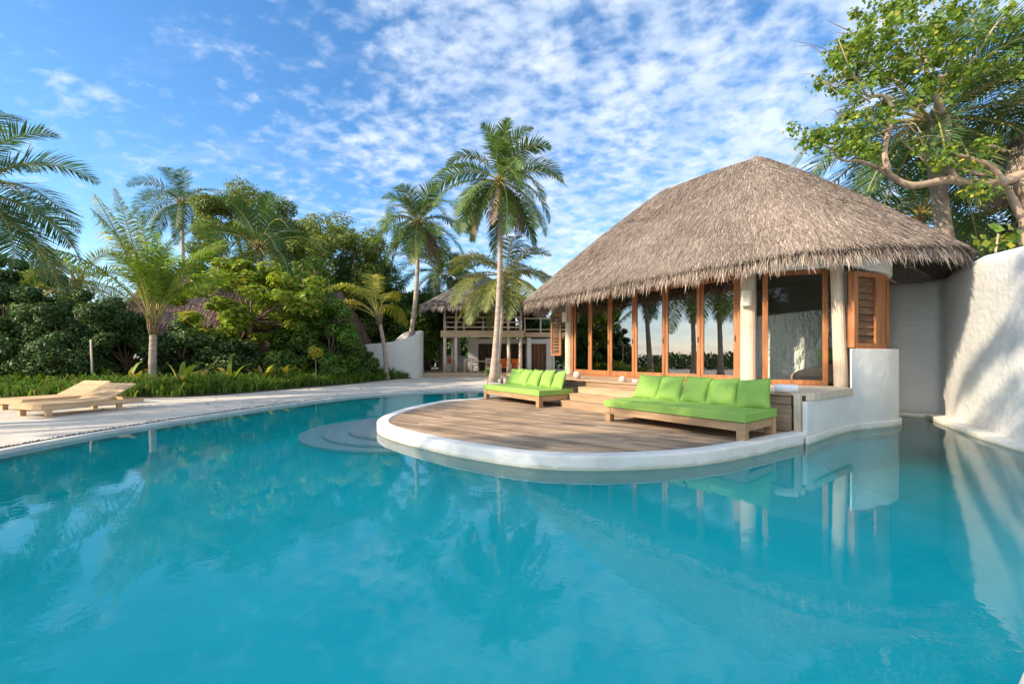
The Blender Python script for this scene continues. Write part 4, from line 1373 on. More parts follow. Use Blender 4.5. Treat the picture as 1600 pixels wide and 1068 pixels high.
# walls: ground floor white with dark openings
mb = MB()
for (xa, xb) in ((-3.2, -2.45), (1.0, 1.4)): mb.box(((xa + xb) / 2, 31.2, (F1 + F2) / 2 - .2), (xb - xa, .3, F2 - F1 - .42))
mb.box((-.72, 31.2, F2 - .62), (3.45, .28, .35))
mb.box((2.75, 31.6, (F1 + F2) / 2 - .2), (.45, .3, F2 - F1 - .42)); mb.box((1.95, 31.6, F2 - .62), (1.15, .28, .35))
mb.box((1.2, 30.6, (F1 + F2) / 2 - .2), (.28, .9, F2 - F1 - .42))
mb.build('white_wall', M['plaster'], FH)
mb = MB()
mb.box((-.72, 31.5, (F1 + F2) / 2 - .25), (3.4, .06, F2 - F1 - .5)); mb.build('shaded_opening_sheet', M['darkroom'], FH)  # flat sheet, the shade inside the openings is put in its colour
for x in (-2.43, -1.7, -.9, 0., .55, .99):
    mb = MB(); mb.box((x, 31.36, (F1 + F2) / 2 - .42), (.09, .1, 2.2)); mb.build('door_stile', M['teakdark'], FH)
do = MB(); do.box((1.95, 31.62, F1 + 1.05), (1.1, .08, 2.1)); do = do.build('door', M['teakdark'], FH)
mb = MB()
for x in (1.4, 1.68, 1.95, 2.22, 2.5): mb.box((x, 31.57, F1 + 1.05), (.05, .04, 2.1))
mb.build('batten', M['teak'], do)
# upper rooms
mb = MB()
mb.box(((XL + XR) / 2, 30.9, F2 + .95), (XR - XL - .8, .12, 1.9)); mb.box((.2, 32.2, F2 + .95), (.12, 2.6, 1.9))
mb.build('upper_wall', M['teakdark'], FH)
mb = MB()
mb.box((-4.35, 29.6, F2 + .9), (.06, 1.5, 1.75)); mb.box((-3.98, 30.2, F2 + .9), (.7, .06, 1.75))
mb.build('upper_screen', M['louvre'], FH)
for x in (-2.2, -.9):
    mb = MB(); mb.box((x, 30.8, F2 + 1.0), (.9, .05, 1.9)); w_ = mb.build('upper_shade_sheet', M['darkroom'], FH)  # flat sheets coloured as the shade inside the upper rooms
# footbridge to the right with lattice rail
br = thing('footbridge', (3, 31, 2.9), 'grey timber footbridge with lattice rail joining the guest house balcony', 'footbridge')
mb = MB(); mb.box((3.1, 30.4, F2 - .2), (4.4, 1.1, .3)); mb.build('bridge_deck', M['fascia'], br)
mb = MB()
for z in (.15, .92): mb.bar((.8, 29.9, F2 + z), (5.2, 29.9, F2 + z), .06, .06)
for x in np.arange(.9, 5.2, .22): mb.bar((x, 29.9, F2 + .1), (x, 29.9, F2 + .95), .035, .035)
for x in np.arange(.9, 5.2, 1.1): mb.box((x, 29.92, F2 + .45), (.09, .09, 1.1))
mb.build('lattice_rail', M['greypost'], br)
for x in (2.9, 5.1):
    mb = MB(); mb.tube([(x, 30.2, GZ), (x, 30.2, F2 - .3)], .1, 8); mb.build('post', M['greypost'], br)
mb = MB(); mb.box((4.2, 33, 1.5), (.5, .3, 2.6)); 
# thatch of the guest house
EV = [(-5.9, 28.0, 4.72), (-5.3, 27.2, 4.68), (-4.4, 26.9, 4.68), (-2, 26.85, 4.7), (.5, 26.9, 4.7), (1.5, 27.3, 4.72), (2.0, 28.3, 4.75), (2.1, 31, 4.8), (2.0, 34.2, 4.75), (1.3, 35.6, 4.7), (-.5, 36.0, 4.7), (-3.5, 36.0, 4.7), (-5.2, 35.6, 4.7), (-5.9, 34.3, 4.7), (-6.05, 31, 4.75)]
ev = spline(EV, 6, closed=True)
thatch_roof(FH, ev, (-2.4, 30.6, 7.3), (-1.7, 32.6, 7.3), -0.1, 12000, 5, M['thatchfar'], M['thatchbase'], straw=(.4, .8), width=.035, fringe=2200, facing=(0, -1), under=.25, lift=.06, hang=(.25, .5), apexr=.25)

# terrace furniture: chairs, table, orange lounge seats
def chair():
    t = thing('dining_chair', (0, 0, F1), 'x', 'chair', 'pale wooden dining chairs under the balcony')
    mb = MB(); mb.box((0, 0, .45), (.44, .44, .04)); mb.build('seat', M['pale'], t, local=True, bevel=.005)
    mb = MB()
    for z in (.62, .76, .9): mb.box((0, -.2, z), (.4, .025, .06))
    for sx in (-1, 1): mb.box((sx * .2, -.2, .7), (.045, .045, .5))
    mb.build('backrest', M['pale'], t, local=True)
    for sx in (-1, 1):
        for sy in (-1, 1):
            mb = MB(); mb.box((sx * .2, sy * .2, .215), (.045, .045, .43)); mb.build('leg', M['pale'], t, local=True)
    return t
ch = chair()
spots = [(-3.0, 28.75, .1, 'pale wooden dining chair farthest left at the table under the balcony'), (-2.45, 28.65, -.1, 'pale wooden dining chair second from left at the table under the balcony'),
         (-1.55, 28.7, .15, 'pale wooden dining chair just left of the tall palm trunk'), (-1.15, 29.1, -.6, 'pale wooden dining chair partly behind the chair left of the palm trunk'), (-2.6, 30.3, 3.1, 'pale wooden dining chair on the far side of the dining table')]
for i, (x, y, rz, lab) in enumerate(spots):
    o = ch if i == 0 else copy_tree(ch)
    o.location = (x, y, F1); o.rotation_euler.z = rz; o['label'] = lab
tb = thing('dining_table', (-2.1, 29.5, F1), 'long wooden dining table behind the pale chairs under the balcony', 'table')
mb = MB(); mb.box((-2.1, 29.5, F1 + .73), (2.3, .9, .05)); mb.build('table_top', M['lounger'], tb, bevel=.006)
for sx in (-1, 1):
    for sy in (-1, 1):
        mb = MB(); mb.box((-2.1 + sx * 1.05, 29.5 + sy * .36, F1 + .35), (.08, .08, .7)); mb.build('leg', M['lounger'], tb)
def armchair():
    t = thing('lounge_chair', (0, 0, F1), 'x', 'armchair', 'orange lounge chairs under the balcony')
    mb = MB()
    for sx in (-1, 1):
        mb.box((sx * .38, 0, .28), (.07, .7, .56))
    mb.build('frame', M['pale'], t, local=True, bevel=.01)
    mb = MB(); mb.box((0, .02, .36), (.66, .66, .16)); mb.build('seat_cushion', M['orange'], t, local=True, bevel=.04, seg=3)
    mb = MB(); mb.box((0, .3, .66), (.66, .16, .5), ax=[[1, 0, 0], [0, .97, .24], [0, -.24, .97]]); mb.build('back_cushion', M['orange'], t, local=True, bevel=.05, seg=3)
    return t
ac = armchair()
for i, (x, y, rz, lab) in enumerate([(-.55, 29.0, .5, 'orange cushioned lounge chair just right of the tall palm trunk'), (.15, 29.3, -.4, 'orange cushioned lounge chair beside the right-hand balcony posts'), (-4.15, 30.4, 1.4, 'orange cushioned lounge chair low behind the leftmost balcony posts'), (-.2, 30.2, 0.0, 'orange cushioned lounge chair deepest under the balcony')]):
    o = ac if i == 0 else copy_tree(ac)
    o.location = (x, y, F1); o.rotation_euler.z = rz; o['label'] = lab
ol = MB(); ol.tube([(.2, 30.4, F1), (.2, 30.4, F1 + .5), (.2, 30.4, F1 + .9), (.2, 30.4, F1 + 1.1)], [.12, .1, .05, .03], 8)

# ================================================================ low white walls on the left
def curvewall(name, label, pts, tops, th, m='plaster', k=8):
    c = spline([(p[0], p[1], z) for p, z in zip(pts, tops)], k)
    b = c[0]
    t = thing(name, (b[0], b[1], 0), label, 'wall', 'white plaster walls')
    o = offset2(c, th)
    mb = MB(); mb.wallstrip(c, o, -0.1, [float(p[2]) for p in c]); mb.build('wall_body', M[m], t, bevel=.07, seg=4)
    return t
curvewall('white_garden_wall', 'curved white shower wall whose top sweeps up beside the leaning palm', [(-13.0, 25.6), (-10.5, 25.3), (-8.6, 25.6), (-7.2, 26.1), (-6.3, 26.7), (-5.95, 27.3), (-6.15, 28.2), (-7.2, 28.8), (-8.1, 28.7)],
          [2.05, 2.05, 2.12, 2.3, 2.65, 3.0, 3.05, 3.0, 2.2], -.22)
curvewall('white_garden_wall', 'low white wall with a peaked top showing behind the sweeping shower wall', [(-12.6, 28.6), (-11.4, 28.7), (-10.2, 28.9), (-9.2, 29)], [2.65, 2.75, 2.7, 2.0], -.25)
curvewall('white_garden_wall', 'white wall half hidden in the shrubs behind the young palm', [(-17.5, 20.4), (-16, 20.8), (-14.2, 21.2), (-12.8, 21.6)], [1.85, 1.75, 1.9, 1.6], -.25)
curvewall('white_garden_wall', 'white wall in the shrubs between the yellow rosette plant and shower wall', [(-11.2, 22.2), (-10.2, 22.6), (-9.0, 23.0)], [1.2, 1.3, 1.25], -.25)
curvewall('white_garden_wall', 'low pale wall in shade between the shower wall and the guest house', [(-5.4, 33), (-4.6, 33.2), (-3.4, 33.4)], [1.4, 1.5, 1.4], -.25)

# thatched huts behind the shrubs
def hut(name, label, c, rx, ry, ze, zr, ridge, seed, n=9000, sm='thatchred', posts=True, width=.03):
    t = thing(name, (c[0], c[1], 0), label, 'hut', 'thatched huts in the trees')
    ev = [(c[0] + rx * math.copysign(abs(math.cos(a)) ** .75, math.cos(a)), c[1] + ry * math.copysign(abs(math.sin(a)) ** .75, math.sin(a)), ze) for a in np.linspace(0, 2 * math.pi, 72, endpoint=False)]
    thatch_roof(t, ev, (c[0] - ridge, c[1], zr), (c[0] + ridge, c[1], zr), 0.1, n, seed, M[sm], M['thatchbase'], straw=(.35, .7), width=width, fringe=1500, facing=(0, -1), under=.2, hang=(.2, .45), apexr=.2)
    mb = MB(); mb.box((c[0], c[1], ze / 2), (rx * 1.3, ry * 1.2, ze)); mb.build('walls', M['plaster'], t)
    return t
hut('thatched_hut', 'brown thatched hut roof rising over the dark shrubs on the left', (-17.6, 24.5), 4.4, 3.0, 2.9, 6.05, 2.7, 21)
hut('thatched_hut', 'reddish thatched hut roof half hidden behind the pale green shrub', (-12.3, 25.5), 3.6, 2.8, 2.3, 5.2, 2.0, 22)
# thatched parasol at the right edge
tp_ = thing('thatched_parasol', (15.2, 12.6, 0), 'shaggy thatched parasol peeping in at the right edge behind the limb', 'parasol')
c = at(1640, 190, 12.6)
ev = [(c[0] + 1.35 * math.cos(a), 12.6 + 1.35 * math.sin(a), 6.75) for a in np.linspace(0, 2 * math.pi, 40, endpoint=False)]
thatch_roof(tp_, ev, (c[0] - .05, 12.6, 8.7), (c[0] + .05, 12.6, 8.7), .15, 5000, 23, M['thatch'], M['thatchbase'], straw=(.3, .6), width=.02, fringe=1800, under=.2, hang=(.3, .6), apexr=.12)
mb = MB(); mb.tube([(c[0], 12.6, 0), (c[0], 12.6, 8.4)], [.1, .08], 8); mb.build('pole', M['greypost'], tp_, smooth=True)
# thin stake in the hedge, sprout by the palm and two cups on the sand
p0 = at(145, 596, 15.6); p1 = at(142, 530, 15.6)
mb = MB(); mb.tube([(p0[0], p0[1], GZ), p1], [.035, .03], 6); tag(mb.build('wooden_stake', M['greypost'], smooth=True), 'thin grey wooden stake standing before the dark shrubs', 'stake')
for i, (x, y, lab) in enumerate([(784, 595, 'small dark metal lantern on the sand behind the far daybed'), (789, 595, 'small pale lantern just right of the dark one behind the far daybed')]):
    Y = 21.5; p = at(x, y, Y)
    mb = MB(); mb.tube([(p[0], Y, GZ), (p[0], Y, GZ + .2), (p[0], Y, GZ + .24)], [.07, .07, .05], 10)
    tag(mb.build('lantern', M['brass'] if i == 0 else M['shell'], smooth=True), lab, 'lantern')
# ================================================================ palms
palm('coconut_palm', 'tallest coconut palm with a pale straight trunk in front of the guest house', (-1.0, 22.3, GZ), at(781, 284, 22.3), nf=33, L=3.8, fmat='frond', seed=3, r0=.155, r1=.105, sway=(.16, 0), el=(-.8, 1.5), nl=60, leaflet=.88, nuts=5, dead=3, droop=(.75, 1.2), width=.058, hang=.9)
palm('coconut_palm', 'coconut palm with yellowing fronds hanging before the guest house roof', (-.95, 25.6, GZ), at(790, 432, 25.6), nf=24, L=4.1, fmat='frondolive', seed=8, r0=.14, r1=.1, el=(-.5, 1.1), nl=50, leaflet=.95, droop=(.6, .95), width=.06, hang=.9)
palm('coconut_palm', 'leaning coconut palm rising from behind the sweeping white shower wall', at(631, 560, 28.2) * (1, 1, 0) + (0, 0, GZ), at(653, 348, 28.8), nf=32, L=3.6, fmat='frond', seed=14, r0=.17, r1=.12, sway=(.3, 0), el=(-.8, 1.35), nl=48, leaflet=.9, nuts=3, dead=2, width=.06)
palm('coconut_palm', 'small yellow-leaved palm leaning left in front of the white shower wall', at(604, 583, 24.6) * (1, 1, 0) + (0, 0, GZ), at(592, 498, 24.4), nf=9, L=4.2, fmat='frondyellow', seed=21, r0=.13, r1=.1, sway=(.1, 0), el=(.75, 1.4), nl=44, leaflet=.8, droop=(1.0, 1.5), az=[2.9, 3.3, 2.6, 1.6, 4.4, 3.6, 3.0, 2.0, 3.2], hang=1.3, width=.05, bare=.3)
palm('coconut_palm', 'young bright green palm with upright yellow stems behind the sun loungers', at(237, 612, 16.4) * (1, 1, 0) + (0, 0, GZ), at(240, 508, 16.4), nf=17, L=4.0, fmat='frondyoung', seed=32, r0=.135, r1=.11, sway=(.0, 0), el=(1.22, 1.57), nl=70, leaflet=.8, droop=(.35, .85), hang=1.8, width=.04, Lvar=.22, bare=.25)
palm('coconut_palm', 'dark coconut palm crown standing highest behind the young bright palm', at(290, 560, 35) * (1, 1, 0) + (0, 0, GZ), at(284, 318, 35), nf=26, L=3.8, fmat='fronddark', seed=42, el=(-.6, 1.3), nl=44, leaflet=.85, width=.055)
palm('coconut_palm', 'broad dark palm crown in front of the big round tree', at(412, 560, 24) * (1, 1, 0) + (0, 0, GZ), at(405, 388, 24), nf=22, L=4.1, fmat='fronddark', seed=47, el=(-.55, 1.45), nl=46, leaflet=.9, width=.06)
palm('coconut_palm', 'dark palm at the left edge whose long fronds reach in over the hedge', (-15.6, 11.6, GZ), at(-62, 300, 12), nf=26, L=3.6, fmat='fronddark', seed=52, el=(-.45, 1.25), nl=62, leaflet=.8, width=.042, r0=.2)
palm('coconut_palm', 'pale-hearted palm just above the dark hedge on the left', at(125, 560, 21) * (1, 1, 0) + (0, 0, GZ), at(121, 440, 21), nf=16, L=2.9, fmat='frondolive', seed=57, el=(-.4, 1.1), nl=40, leaflet=.75)
palm('coconut_palm', 'low dark palm left of the guest house roof', at(716, 560, 38) * (1, 1, 0) + (0, 0, GZ), at(716, 440, 38), nf=20, L=4.0, fmat='fronddark', seed=61, el=(-.3, 1.4), nl=40, leaflet=.9, width=.07)
palm('coconut_palm', 'dark palm filling the gap right of the leaning palm', at(690, 560, 35) * (1, 1, 0) + (0, 0, GZ), at(684, 425, 35), nf=20, L=4.2, fmat='fronddark', seed=63, el=(-.6, 1.3), nl=40, leaflet=.95, width=.07)
# right of the bungalow
palm('coconut_palm', 'curved coconut palm trunk rising behind the thatch and thick limb', at(1535, 480, 14.2) * (1, 1, 0) + (0, 0, GZ), at(1455, 190, 14.2), nf=32, L=4.8, fmat='fronddark', seed=71, r0=.25, r1=.2, sway=(-.25, 0), el=(-.7, 1.2), nl=56, leaflet=.95, width=.05)
palm('coconut_palm', 'coconut palm crown at the top right edge with sunlit fronds', at(1700, 560, 13.6) * (1, 1, 0) + (0, 0, GZ), at(1640, 110, 13.6), nf=24, L=4.0, fmat='frond', seed=75, el=(-.6, 1.2), nl=56, leaflet=.95, width=.05)
palm('coconut_palm', 'low palm with bluish fronds fanned out directly behind the bungalow roof', at(1440, 560, 18.5) * (1, 1, 0) + (0, 0, GZ), at(1440, 335, 18.5), nf=26, L=4.6, fmat='fronddark', seed=79, el=(-.35, 1.4), nl=56, leaflet=1.0, width=.06)
palm('coconut_palm', 'palm deep in the shade behind the right end of the white wall', at(1600, 560, 17.5) * (1, 1, 0) + (0, 0, GZ), at(1585, 320, 17.5), nf=24, L=4.4, fmat='fronddark', seed=83, el=(-.45, 1.4), nl=54, leaflet=1.0, width=.06)
# on the beach to the left, outside the frame: they stand in the door glass, shade the deck and dapple the wall
palm('coconut_palm', 'coconut palm on the beach side, mirrored in the glass doors', (-15.2, 6.8, GZ), (-14.2, 7.2, 5.9), nf=24, L=3.7, fmat='frond', seed=91, sway=(.4, 0), nl=44, leaflet=.95, width=.06)
palm('coconut_palm', 'coconut palm on the beach side, shading the middle of the deck', (-14.0, -2.0, GZ), (-13.5, -1.5, 10.0), nf=26, L=4.0, fmat='frond', seed=95, sway=(.3, .2), nl=44, leaflet=.95, width=.06)
palm('coconut_palm', 'coconut palm on the beach side, placed out of view to dapple the white wall', (-9.2, -2.4, GZ), (-8.0, -1.3, 11.0), nf=9, L=3.2, fmat='frond', seed=98, sway=(.2, .2), nl=44, leaflet=.95, width=.06)  # unseen palm, crown thinned to dapple the right-hand wall

# ================================================================ shrubs and trees on the left
def shrub(name, label, px, Y, top, w, lmat, seed, n=26, each=420, leaf=.16, group=None, depth=None, cr=(.3, .55), cat='shrub', low=.15, aspect=.5, up=.5):
    rng = np.random.default_rng(seed)
    x = (px - HX) / FPX * Y
    zt = CAMZ + (HY - top) / FPX * Y
    d = depth or w
    P, rr = ellipsoid_clumps((x, Y, zt * .5), (w - .3, d - .3, zt * .5 - .25), n, rng, cr, zmin=low)
    return tree(name, label, cat, (x, Y, GZ), P, rr, each, leaf, M[lmat], group, trunk_r=.07, seed=seed, aspect=aspect, up=up)
G1 = 'dark shrubs behind the sun loungers'
shrub('dense_shrub', 'big dark shrub at the left edge under the long palm fronds', 8, 18.2, 398, 2.6, 'leafdark', 101, 60, 620, .15, G1)
shrub('dense_shrub', 'dark rounded shrub directly above the left lounger', 70, 17.2, 472, 2.0, 'leafdark', 102, 48, 560, .14, G1)
shrub('dense_shrub', 'low dark shrub nearest the left edge of the planting bed', 15, 16.3, 500, 1.7, 'leafdark', 103, 40, 520, .14, G1)
shrub('dense_shrub', 'dark shrub behind the thin wooden stake', 140, 17.6, 448, 2.0, 'leafdark', 104, 52, 560, .14, G1)
shrub('dense_shrub', 'dark shrub just left of the young palm trunk', 200, 17.9, 488, 1.7, 'leafdark', 105, 40, 520, .14, G1)
shrub('dense_shrub', 'lower front shrub above the loungers with arching tops', 100, 16.0, 520, 1.3, 'leafdark', 106, 30, 460, .13, G1)
G2 = 'shrubs in the planting bed by the sand'
shrub('leafy_shrub', 'open shrub right of the young palm with white wall showing through', 290, 18.6, 490, 1.7, 'leafdark', 111, 26, 230, .17, G2)
shrub('leafy_shrub', 'dark green shrub below the pale sea almond', 352, 19.0, 520, 1.6, 'leafdark', 112, 34, 360, .17, G2)
shrub('leafy_shrub', 'glossy mid-green shrub left of the yellow rosette plant', 430, 20.0, 545, 1.3, 'leafmid', 113, 30, 330, .17, G2)
shrub('leafy_shrub', 'tall bright green shrub in the middle of the planting bed', 515, 21.6, 462, 1.7, 'leafbright', 114, 46, 380, .17, G2)
shrub('leafy_shrub', 'round green shrub hiding the start of the white shower wall', 545, 23.0, 512, 1.35, 'leafmid', 115, 36, 340, .15, G2)
shrub('leafy_shrub', 'small upright shrub in front of the white shower wall', 580, 24.0, 537, .6, 'leafmid', 116, 14, 170, .14, G2, cr=(.18, .3))
shrub('leafy_shrub', 'bushy green shrub between sea almond and tall bright shrub', 468, 21.5, 500, 1.4, 'leafmid', 117, 36, 340, .17, G2)
shrub('leafy_shrub', 'light green low shrub at the foot of the tall bright shrub', 516, 20.6, 562, .7, 'leafbright', 118, 16, 220, .14, G2, cr=(.2, .32))
shrub('leafy_shrub', 'bright glossy shrub at the lower left corner of the bed', 8, 15.2, 585, .8, 'leafbright', 119, 22, 260, .17, G2, cr=(.2, .35))
shrub('leafy_shrub', 'bright green shrub left of the loungers in front of the dark hedge', 46, 15.0, 592, .7, 'leafbright', 120, 18, 240, .16, G2, cr=(.2, .32))
# pale sea almond: flat tiers
rng = np.random.default_rng(121)
P, rr = [], []
for (z, w, cxp, n) in ((5.4, 1.5, 398, 9), (4.7, 3.0, 400, 22), (3.9, 3.4, 395, 24), (3.3, 3.0, 390, 20), (2.4, 2.6, 385, 14)):
    for k in range(n):
        a, r = rng.uniform(0, 6.28), w * math.sqrt(rng.random())
        P.append(((cxp - HX) / FPX * 20.6 + r * math.cos(a), 20.6 + .8 * r * math.sin(a), z + rng.normal() * .34)); q = rng.uniform(.3, .62); rr.append((q * 1.15, q * 1.15, q * .62))
tree('sea_almond_tree', 'pale yellow-green sea almond with flat leaf tiers over the bed', 'tree', ((392 - HX) / FPX * 20.6, 20.6, GZ), P, rr, 120, .24, M['leafalmond'], None, 3.0, .12, 122, .6, up=1.2)
# taller trees behind
def bigtree(name, label, px, Y, top, w, lmat, seed, n=70, each=340, leaf=.24, zc=None, group='trees behind the garden', d=None, cr=(.6, 1.15), low=1.2):
    rng = np.random.default_rng(seed)
    x = (px - HX) / FPX * Y
    zt = CAMZ + (HY - top) / FPX * Y
    zc = zc if zc else zt * .56
    P, rr = ellipsoid_clumps((x, Y, zc), (w - .5, (d or w) - .5, zt - zc - .4), n, rng, cr, zmin=low)
    return tree(name, label, 'tree', (x, Y, GZ), P, rr, each, leaf, M[lmat], group, zc * .6, .28, seed, .5)
bigtree('broadleaf_tree', 'big round olive-green tree rising highest above the sea almond', 395, 31, 284, 4.6, 'leafolive', 131, 110, 520, .19)
bigtree('broadleaf_tree', 'wide dark tree crown sloping down towards the leaning palm', 520, 31.5, 332, 4.8, 'leafolive', 132, 110, 520, .19)
bigtree('broadleaf_tree', 'dark tree filling the space behind the small yellow palm', 575, 33, 392, 3.2, 'leafmid', 133, 70, 480, .19)
bigtree('broadleaf_tree', 'slim bright tree with bare upper branches beside the sea almond', 480, 23.5, 388, 1.7, 'leafmid', 134, 26, 190, .17, cr=(.4, .7), zc=4.4)
bigtree('broadleaf_tree', 'dark tree between the leaning palm and guest house roof', 668, 36, 440, 3.0, 'leafmid', 135, 55, 340, .26)
bigtree('broadleaf_tree', 'leafy tree behind the left corner of the guest house', 645, 31.5, 470, 1.9, 'leafmid', 136, 40, 330, .22, low=.5)
bigtree('broadleaf_tree', 'feathery tree over the hedge near the left edge', 70, 27, 408, 3.0, 'leafmid', 137, 45, 230, .24)
bigtree('broadleaf_tree', 'dark tree under the young palm fronds behind the brown hut', 330, 29, 400, 3.2, 'leafdark', 138, 60, 330, .25)
bigtree('broadleaf_tree', 'dark tree low behind the reddish hut', 455, 28, 430, 3.0, 'leafdark', 139, 60, 330, .25)
bigtree('broadleaf_tree', 'shaded tree right of the guest house below the footbridge', 862, 37, 462, 3.2, 'leafdark', 140, 55, 320, .24, low=.4)
bigtree('broadleaf_tree', 'dark shaded tree directly behind the right-hand white wall', 1560, 19.5, 330, 3.4, 'leafdark', 141, 50, 300, .24)
# far-off wood closing the horizon
rng = np.random.default_rng(150)
nC = 230
ang = rng.uniform(R(-62), R(62), nC)
rad = rng.uniform(44, 56, nC)
P = np.stack([np.sin(ang) * rad, np.cos(ang) * rad, rng.uniform(.3, 5.0, nC)], 1)
C, Nn = clump_leaves(P, [(2.6, 2.0, 2.0)] * nC, 300, rng)
C = C[C[:, 2] > .05]; Nn = Nn[:len(C)]
V, F = leaf_quads(C, Nn, .55, .6, rng)
tag(build('distant_wood', V, F, M['leafdark'], None, rng.random(len(F))), 'dark wood in the distance behind the garden', 'wood', None, 'stuff')
# beach scrub to the left seen in the door glass
rng = np.random.default_rng(151)
nC = 60
P = np.stack([rng.uniform(-44, -30, nC), rng.uniform(-12, 12, nC), rng.uniform(.2, 1.3, nC)], 1)
C, Nn = clump_leaves(P, [(1.5, 1.5, .8)] * nC, 220, rng)
C = C[C[:, 2] > .05]; Nn = Nn[:len(C)]
V, F = leaf_quads(C, Nn, .3, .6, rng)
tag(build('beach_scrub', V, F, M['leafdark'], None, rng.random(len(F))), 'low scrub along the beach mirrored in the glass doors', 'scrub', None, 'stuff')

# ================================================================ strap-leaved ground cover along the bed
def blades(P, h, n_each, rng, spread=.5, width=.03, droop=.5):
    V, F = [], []
    m = len(P) * n_each
    base = np.repeat(np.array(P), n_each, 0) + np.concatenate([rng.normal(size=(m, 2)) * .08, np.zeros((m, 1))], 1)
    a = rng.uniform(0, 6.283, m)
    hh = np.repeat(np.array(h), n_each) * rng.uniform(.6, 1.2, m)
    out = np.stack([np.cos(a), np.sin(a), np.zeros(m)], 1)
    s = (spread * rng.uniform(.3, 1.2, m))[:, None]
    up = np.array([0, 0, 1.0])
    p1 = base + up * (hh * .55)[:, None] + out * s * hh[:, None] * .35
    p2 = base + up * (hh * .9)[:, None] + out * s * hh[:, None] * .8
    p3 = p2 + out * s * hh[:, None] * .45 - up * (hh * droop * rng.uniform(0, .6, m))[:, None]
    sd = np.stack([-np.sin(a), np.cos(a), np.zeros(m)], 1)
    w = (width * rng.uniform(.6, 1.4, m))[:, None]
    Q = np.empty((m, 8, 3))
    for k, (p, f) in enumerate(((base, .5), (p1, 1.0), (p2, .8), (p3, .08))):
        Q[:, 2 * k] = p - sd * w * f * .5; Q[:, 2 * k + 1] = p + sd * w * f * .5
    b = (np.arange(m) * 8)[:, None]
    F = np.concatenate([b + np.array([0, 1, 3, 2]), b + np.array([2, 3, 5, 4]), b + np.array([4, 5, 7, 6])], 0)
    r = rng.random(m)
    return Q.reshape(-1, 3), F, np.concatenate([r, r, r])
rng = np.random.default_rng(160)
pts, hs = [], []
bf = [np.array(p) for p in bedf]
for i in range(len(bf) - 1):
    a, b = bf[i], bf[i + 1]
    L = np.linalg.norm(b - a); d = (b - a) / L; nr = np.array([-d[1], d[0]])
    for k in range(int(L * 38)):
        t, o = rng.random(), abs(rng.normal()) * .9 + .05
        q = a + (b - a) * t + nr * o
        pts.append((q[0], q[1], GZ + .04)); hs.append(.22 + .3 * min(o, 1.2) + rng.random() * .18)
V, F, r = blades(pts, hs, 16, rng, .7, .035)
tag(build('ground_cover', V, F, M['strap'], None, r), 'low strap-leaved green ground cover edging the sand', 'ground cover', None, 'stuff')

# coconut seedlings standing out of the ground cover
def seedling(px, py, label, h=.8, seed=0, nl=8, lm='seedling'):
    rng = np.random.default_rng(seed)
    Y = FPX * (CAMZ - GZ) / (py - HY)
    x = (px - HX) / FPX * Y
    t = thing('coconut_seedling', (x, Y, GZ + .03), label, 'seedling', 'coconut seedlings in the ground cover')
    V, F, Rr = [], [], []
    mb = MB()
    for k in range(nl):
        a = rng.uniform(0, 6.28) if k else rng.uniform(-.4, .4)
        e = rng.uniform(.75, 1.35)
        L = h * rng.uniform(.8, 1.25)
        n = 7
        pl, pr = [], []
        d = np.array([math.cos(a) * math.cos(e), math.sin(a) * math.cos(e) * .8, math.sin(e)])
        p = np.array([x, Y, GZ + .03])
        sd = np.array([-math.sin(a), math.cos(a), 0]) * .8 + rng.normal(size=3) * .15
        for i in range(n + 1):
            f = i / n
            w = h * .075 * math.sin(math.pi * min(1, f * .9 + .04)) ** .8 * (f > .15) + .012
            pl.append(p - sd * w + (0, 0, w * .4)); pr.append(p + sd * w + (0, 0, w * .4))
            mbp = p.copy()
            V_ = None
            p = p + d * L / n
            d = d + np.array([0, 0, -.34 * f * (1 + rng.random())]); d /= np.linalg.norm(d)
        b = len(mb.V)
        mb.V += [tuple(v) for v in pl] + [tuple(v) for v in pr]
        rr_ = rng.random()
        for i in range(n):
            mb.F.append((b + i, b + i + 1, b + n + 2 + i, b + n + 1 + i)); mb.R.append(rr_)
    mb.build('leaves', M[lm], t)
    mb = MB(); mb.tube([(x, Y, GZ), (x, Y, GZ + .12), (x, Y, GZ + .3 * h)], [.07, .05, .025], 7); mb.build('stem', M['husk'], t, smooth=True)
    return t
SEED = [(95, 614, 'coconut seedling with an arching yellow leaf left of the lounger backrest', .85), (168, 613, 'coconut seedling with one broad lime leaf just behind the lounger backs', .9), (196, 616, 'tall browning coconut seedling right of the lounger backs', 1.0),
        (213, 618, 'coconut seedling just left of the young palm trunk', .7), (282, 617, 'coconut seedling with an upright orange leaf right of the young palm trunk', 1.0), (305, 615, 'pale-stalked coconut seedling second to the right of the young palm', .9),
        (330, 613, 'coconut seedling with brown bent leaves below the dark green shrub', .85), (357, 611, 'coconut seedling with a tall broad yellow-green leaf mid-bed', 1.15), (408, 607, 'coconut seedling with arching leaves left of the bed centre', .95),
        (441, 605, 'pale upright coconut seedling near the bed centre', .9), (464, 602, 'thin coconut seedling with a hooked leaf left of the yellow rosette plant', 1.1), (545, 597, 'small brownish coconut seedling close to the shower wall', .7)]
for i, (x, y, lab, h) in enumerate(SEED): seedling(x, y - 1, lab, h * 1.15, 200 + i)
